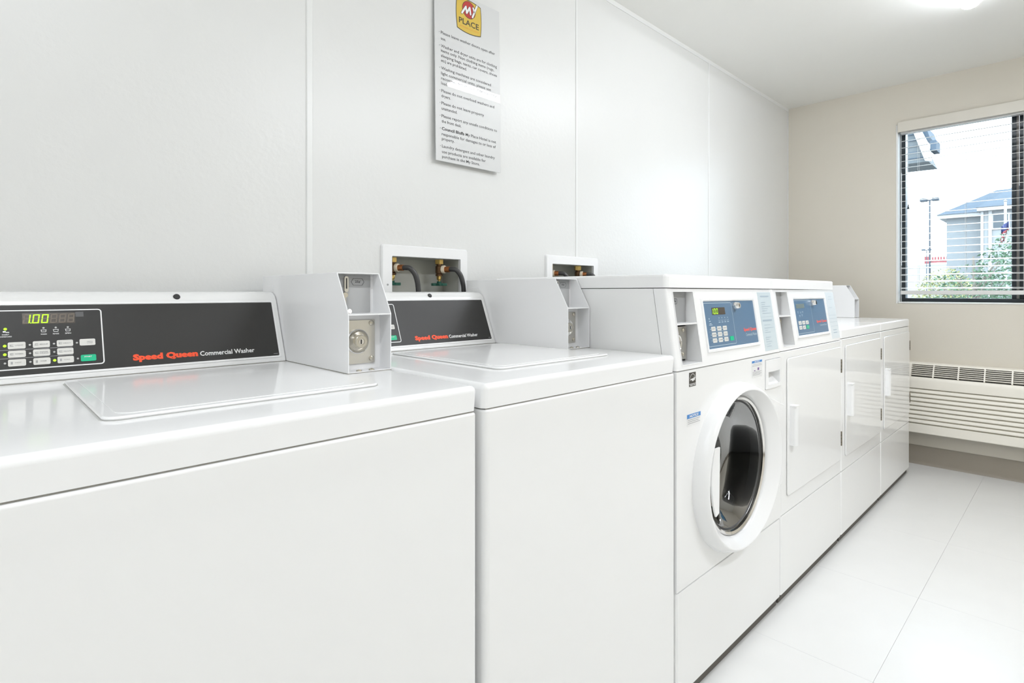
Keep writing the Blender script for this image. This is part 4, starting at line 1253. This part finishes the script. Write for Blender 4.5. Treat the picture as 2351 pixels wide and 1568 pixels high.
yy1 = [(0.6275, 2.0830), (0.6330, 2.0690)]
yy2 = [(0.6450, 2.0960), (0.6240, 2.0500)]
for st_ in (mm, yy1, yy2):
    stroke(st_, 0.0048, 0.0009, 0.0010, 'logodark')
for st_ in (mm, yy1, yy2):
    stroke(st_, 0.0035, 0.0013, 0.0015, 'whiteprint')
text('logo_word', 'PLACE', SP, 0.5630, 2.0125, 0.0900, 0.0205, 0.0008, 'logodark', lg, bold=0.015)
text('logo_tagline', 'EXTENDED STAY LIVING', SP, 0.5660, 2.0010, 0.0860, 0.0048, 0.0008, 'logoorange', lg)

# ------------------------------------------------------------------ packaged heater/air conditioner under the window
XA = 3.545
AY0, AY1 = -1.03, 0.085
ac = empty('wall_heater', (XE, (AY0 + AY1) / 2, 0.216), 'almond louvered heating and cooling unit on the wall under the window', 'heater')
def al(o):
    o.location = -Vector(ac.location)
    return o
# sloped discharge deck carries the upper grille; louvred front below
d0, d1 = Vector((XA + 0.012, 0, 0.5625)), Vector((XA + 0.055, 0, 0.6330))
al(prism('chassis', [(XE - 0.001, 0.216), (XA + 0.022, 0.216), (XA + 0.022, 0.540), (XA + 0.040, 0.555), (XA + 0.075, 0.622), (XE - 0.001, 0.640)], 'y', AY0 + 0.004, AY1 - 0.004, 'acdark', ac))
al(prism('upper_band', [(XA + 0.023, 0.4915), (XA, 0.4915), (XA, 0.535), (XA + 0.004, 0.549), (XA + 0.012, 0.5605), (XA + 0.021, 0.5605), (XA + 0.023, 0.55)], 'y', AY0, AY1, 'acbody', ac, bevel=0.003))
al(prism('lower_band', [(XA + 0.023, 0.216), (XA + 0.003, 0.216), (XA, 0.220), (XA, 0.2715), (XA + 0.023, 0.2715)], 'y', AY0, AY1, 'acbody', ac, bevel=0.002))
al(prism('top_deck', [(XA + 0.054, 0.6330), (XA + 0.060, 0.6420), (XA + 0.070, 0.645), (XE - 0.0005, 0.647), (XE - 0.0005, 0.640), (XA + 0.070, 0.628)], 'y', AY0, AY1, 'acbody', ac, bevel=0.002))
for ya_, yb2 in ((AY1 - 0.062, AY1), (AY0, AY0 + 0.062)):
    al(prism('end_cheek', [(XA + 0.012, 0.5600), (XA + 0.0545, 0.6335), (XE - 0.0005, 0.6400), (XE - 0.0005, 0.5600)], 'y', ya_, yb2, 'acbody', ac, bevel=0.002))
    al(box('end_cap', XA + 0.002, XE - 0.0005, ya_ if ya_ < -0.5 else AY1 - 0.004, ya_ + 0.004 if ya_ < -0.5 else AY1, 0.218, 0.5605, 'acbody', ac))
al(box('louver_back', XA + 0.011, XA + 0.0215, AY0 + 0.004, AY1 - 0.004, 0.272, 0.491, 'acslot', ac))
# louvres
bm = bmesh.new()
add_prism(bm, [(XA + 0.022, 0), (XA + 0.004, 0.0005), (XA, 0.004), (XA + 0.001, 0.016), (XA + 0.006, 0.0205), (XA + 0.022, 0.0215)], 'y', AY0 + 0.001, AY1 - 0.001)
lv = al(finish('louver', bm, 'acbody', ac, angle=50))
pitch = (0.4915 - 0.2715) / 9 * 1.0
for k in range(8):
    z = 0.2715 + 0.0055 + k * 0.02675
    o = lv
    if k:
        o = lv.copy()
        COL.objects.link(o)
    o.location = -Vector(ac.location) + Vector((0, 0, z))
# grille slats on the slope
dv = d1 - d0
L_ = dv.length
un = dv.normalized()
nn = Vector((-un.z, 0, un.x))
bm = bmesh.new()
pr = [(-0.0018, -0.006), (0.0018, -0.006), (0.0018, 0.003), (-0.0018, 0.003)]
add_prism(bm, [(un.x * a + nn.x * b, un.z * a + nn.z * b) for a, b in pr], 'y', AY0 + 0.061, AY1 - 0.061)
gs = finish('grille_slat', bm, 'acbody', ac, smooth=False)
for k in range(6):
    p = d0 + un * (L_ * (k + 0.9) / 6.6)
    o = gs
    if k:
        o = gs.copy()
        COL.objects.link(o)
    o.location = -Vector(ac.location) + Vector((p.x, 0, p.z))
bm = bmesh.new()
pr = [(0.0, -0.008), (L_, -0.008), (L_, 0.0045), (0.0, 0.0045)]
add_prism(bm, [(d0.x + un.x * a + nn.x * b, d0.z + un.z * a + nn.z * b) for a, b in pr], 'y', -0.0035, 0.0035)
gd = finish('grille_rib', bm, 'acbody', ac, smooth=False)
for k, y in enumerate((-0.088, -0.208, -0.328, -0.448, -0.568, -0.688, -0.808, -0.928)):
    o = gd
    if k:
        o = gd.copy()
        COL.objects.link(o)
    o.location = -Vector(ac.location) + Vector((0, y, 0))

# ------------------------------------------------------------------ outside
o = struct(box('ground_outside', XE + 0.9, 160, -80, 80, -0.35, -0.15, 'asphalt'))
# two-storey building across the lot
hb_ = empty('hotel_building', (34, 0, -0.15), 'pale sided building with slate hip roof seen through the blind', 'building')
def hl(o):
    o.location = -Vector(hb_.location)
    return o
hl(box('wall', 34.0, 46, 2.60, 4.00, -0.15, 4.80, 'siding', hb_))
hl(box('wall', 33.2, 46, -14.0, 2.60, -0.15, 4.90, 'siding2', hb_))
hl(box('corner_board', 33.14, 33.2, 2.22, 2.34, -0.15, 4.90, 'fascia', hb_))
hl(box('corner_board', 33.16, 33.32, 2.52, 2.62, -0.15, 4.90, 'fascia', hb_))
hl(box('eave', 33.6, 46.2, 2.60, 4.32, 4.76, 4.90, 'fascia', hb_))
hl(box('eave', 32.8, 46.2, -14.4, 2.72, 4.86, 5.02, 'fascia', hb_))
bm = bmesh.new()
rv = [bm.verts.new(p) for p in ((33.5, 4.34, 4.90), (33.5, -14.4, 4.90), (46.2, -14.4, 4.90), (46.2, 4.34, 4.90), (36.2, 2.30, 6.22), (36.2, -12.0, 6.22), (43.5, -12.0, 6.22), (43.5, 2.30, 6.22))]
for f in ((0, 1, 5, 4), (1, 2, 6, 5), (2, 3, 7, 6), (3, 0, 4, 7), (4, 5, 6, 7), (3, 2, 1, 0)):
    bm.faces.new([rv[i] for i in f])
hl(finish('roof', bm, 'roof', hb_, smooth=False))
bm = bmesh.new()
rv = [bm.verts.new(p) for p in ((32.7, 2.74, 5.02), (32.7, -14.4, 5.02), (37.5, -14.4, 5.02), (37.5, 2.74, 5.02), (35.6, 1.6, 6.25), (35.6, -12.0, 6.25))]
for f in ((0, 1, 5, 4), (3, 0, 4), (2, 3, 4, 5), (1, 2, 5), (3, 2, 1, 0)):
    bm.faces.new([rv[i] for i in f])
hl(finish('porch_roof', bm, 'roof', hb_, smooth=False))
for yy in (1.62, -0.6, -3.0):
    f_ = hl(box('window', 33.12, 33.22, yy - 0.02, yy + 0.62, 4.0, 4.72, 'fascia', hb_))
    box('pane', 33.09, 33.12, yy + 0.05, yy + 0.55, 4.06, 4.66, 'outwin', f_)
# parking lot lamps
def lot_lamp(x, y, h, s, label):
    t_ = empty('lot_lamp', (x, y, -0.15), label, 'lamp post', 'parking lot lamp posts')
    tube('pole', [(0, 0, 0), (0, 0, h * 0.5), (0, 0, h)], [0.055 * s, 0.048 * s, 0.042 * s], 'pole', t_, 10)
    lathe('base', [(0.28 * s, 0), (0.28 * s, 0.6), (0, 0.6)], (0, 0, 0), (0, 0, 1), 'asphalt', t_, 14)
    for d in (-1, 1):
        box('lamp_head', -0.22 * s, 0.22 * s, d * 0.12 * s if d > 0 else -0.52 * s, 0.52 * s if d > 0 else -0.12 * s, h - 0.05 * s, h + 0.16 * s, 'pole', t_, bevel=0.04 * s)
    box('arm', -0.05 * s, 0.05 * s, -0.2 * s, 0.2 * s, h - 0.02 * s, h + 0.06 * s, 'pole', t_)
    return t_
lot_lamp(45, 6.39, 7.35, 1.0, 'tall dark twin-head parking lot lamp seen through the blind')
lot_lamp(70, 10.55, 5.60, 0.8, 'small distant lot lamp beside the red store sign')
# store with red sign
sb = empty('store_building', (75, 11, -0.15), 'low white store far off with a red sign on its roof', 'building')
def sbl(o):
    o.location = -Vector(sb.location)
    return o
sbl(box('wall', 75, 95, 7.0, 14.5, -0.15, 4.15, 'store', sb))
sbl(box('sign_board', 74.8, 75.0, 9.35, 11.5, 4.35, 4.62, 'storered', sb))
sbl(box('sign_emblem', 74.7, 74.8, 10.95, 11.5, 4.25, 5.05, 'storered', sb))
for k in range(6):
    y = 9.45 + k * 0.25
    sbl(box('sign_letter', 74.75, 74.8, y, y + 0.16, 4.66, 4.98, 'storered', sb))
# flag on a pole
fg = empty('flag_pole', (27, 1.30, -0.15), 'white pole with a limp striped flag in front of the pale building', 'flag')
tube('pole', [(0, 0, 0), (0, 0, 3.8), (0, 0, 4.62)], [0.05, 0.045, 0.04], 'polelight', fg, 10)
lathe('finial', [(0, -0.06), (0.06, 0), (0, 0.06)], (0, 0, 4.65), (0, 0, 1), 'polelight', fg, 12)
def flag_strip(name, z0, z1, m, y0=-0.10, y1=0.12, dx=-0.06):
    bm = bmesh.new()
    n = 10
    A = []
    for i in range(n + 1):
        k = i / n
        yv = y0 + (y1 - y0) * k
        xv = 0.06 * math.sin(k * 9) + dx
        drop = 0.18 * k
        A.append((bm.verts.new((xv, yv, z0 - drop)), bm.verts.new((xv, yv, z1 - drop))))
    for p, q2 in zip(A[:-1], A[1:]):
        bm.faces.new((p[0], q2[0], q2[1], p[1]))
    ob = finish(name, bm, m, fg, solid=0.01)
    return ob
flag_strip('flag_canton', 3.62, 3.88, 'flagblue')
for k in range(6):
    flag_strip('flag_stripe', 3.62 - 0.09 * (k + 1), 3.62 - 0.09 * k, 'flagred' if k % 2 == 0 else 'flagwhite', y0=-0.10 + 0.035 * k, y1=0.12 + 0.012 * k)

def leaf_cloud(bm, c, r, n, size, rnd):
    for _ in range(n):
        while True:
            p = Vector((rnd.uniform(-1, 1), rnd.uniform(-1, 1), rnd.uniform(-1, 1)))
            if 0.15 < p.length < 1:
                break
        p = Vector((c[0] + p.x * r[0], c[1] + p.y * r[1], c[2] + p.z * r[2]))
        d = Vector((rnd.uniform(-1, 1), rnd.uniform(-1, 1), rnd.uniform(-0.6, 0.4))).normalized()
        s = size * rnd.uniform(0.6, 1.3)
        f = frame_at(p, Vector((rnd.uniform(-1, 1), rnd.uniform(-1, 1), rnd.uniform(0, 1.2))), d)
        v = [bm.verts.new(f @ Vector(q)) for q in ((-s, 0, 0), (-s * 0.2, s * 0.42, s * 0.08), (s, 0, 0), (-s * 0.2, -s * 0.42, s * 0.08))]
        bm.faces.new((v[0], v[2], v[1]))
        bm.faces.new((v[0], v[3], v[2]))

def shrub(name, x, y, h, clouds, n, size, m, label, seed, cat='tree'):
    rnd = random.Random(seed)
    t_ = empty(name, (x, y, -0.15), label, cat)
    bm = bmesh.new()
    add_tube(bm, [(0, 0, 0), (0.02, 0.01, h * 0.4), (-0.02, 0.03, h * 0.85)], [0.05, 0.04, 0.012], 8)
    for k in range(5):
        th = k * 1.3
        add_tube(bm, [(0, 0, h * (0.25 + 0.09 * k)), (0.18 * math.cos(th), 0.22 * math.sin(th), h * (0.42 + 0.09 * k)), (0.3 * math.cos(th), 0.42 * math.sin(th), h * (0.55 + 0.08 * k))], [0.02, 0.013, 0.005], 6)
    finish('trunk', bm, 'bark', t_)
    bm = bmesh.new()
    for c, r, k in clouds:
        leaf_cloud(bm, c, r, int(n * k), size, rnd)
    o_ = finish('foliage', bm, m, t_, smooth=False)
    o_['kind'] = 'stuff'
    return t_
shrub('young_tree', 10.4, 0.42, 2.1, [((0, 0.05, 1.15), (0.5, 0.42, 0.55), 0.5), ((0.1, -0.30, 1.45), (0.4, 0.38, 0.55), 0.5), ((0, -0.38, 1.85), (0.25, 0.20, 0.32), 0.10), ((-0.1, 0.35, 1.25), (0.3, 0.3, 0.35), 0.12), ((0, -0.8, 1.3), (0.5, 0.5, 0.7), 0.4)], 1500, 0.030, 'leaf', 'young leafy green tree close outside the window', 3)
shrub('yellow_shrub', 14.5, 1.35, 1.9, [((0, 0, 1.0), (0.6, 0.62, 0.75), 1.0)], 2600, 0.034, 'leafy', 'yellowing shrub beyond the green tree', 5, 'shrub')
shrub('green_shrub', 16.5, 0.75, 1.9, [((0, 0, 1.0), (0.6, 0.85, 0.70), 1.0)], 2600, 0.040, 'leaf', 'rounded green shrub behind the yellowing shrub', 6, 'shrub')

# corner of this building's own roof, upper left of the window view
rh = empty('roof_corner', (9, 1.0, 2.9), 'shingled gable corner with white rake board at the upper left of the window view', 'roof corner')
def rl(o):
    o.location = -Vector(rh.location)
    return o
rl(prism('gable_wall', [(0.79, 2.925), (0.98, 3.45), (2.6, 3.45), (2.6, 2.965)], 'x', 9.0, 9.7, 'overhang', rh))
rl(prism('rake_board', [(0.755, 2.915), (0.745, 3.02), (0.90, 3.45), (0.985, 3.45), (0.82, 2.93)], 'x', 8.93, 9.0, 'fascia', rh))
rl(box('gutter_end', 8.95, 9.25, 0.695, 0.765, 3.06, 3.20, 'roof', rh))
rl(prism('roof_edge', [(0.80, 3.20), (0.775, 3.26), (0.83, 3.45), (0.90, 3.45)], 'x', 9.0, 9.7, 'roof', rh))
for k in range(5):
    z = 2.99 + k * 0.085
    rl(box('shingle_course', 8.985, 9.0, 0.84 + k * 0.031, 2.6, z, z + 0.012, 'roof', rh))
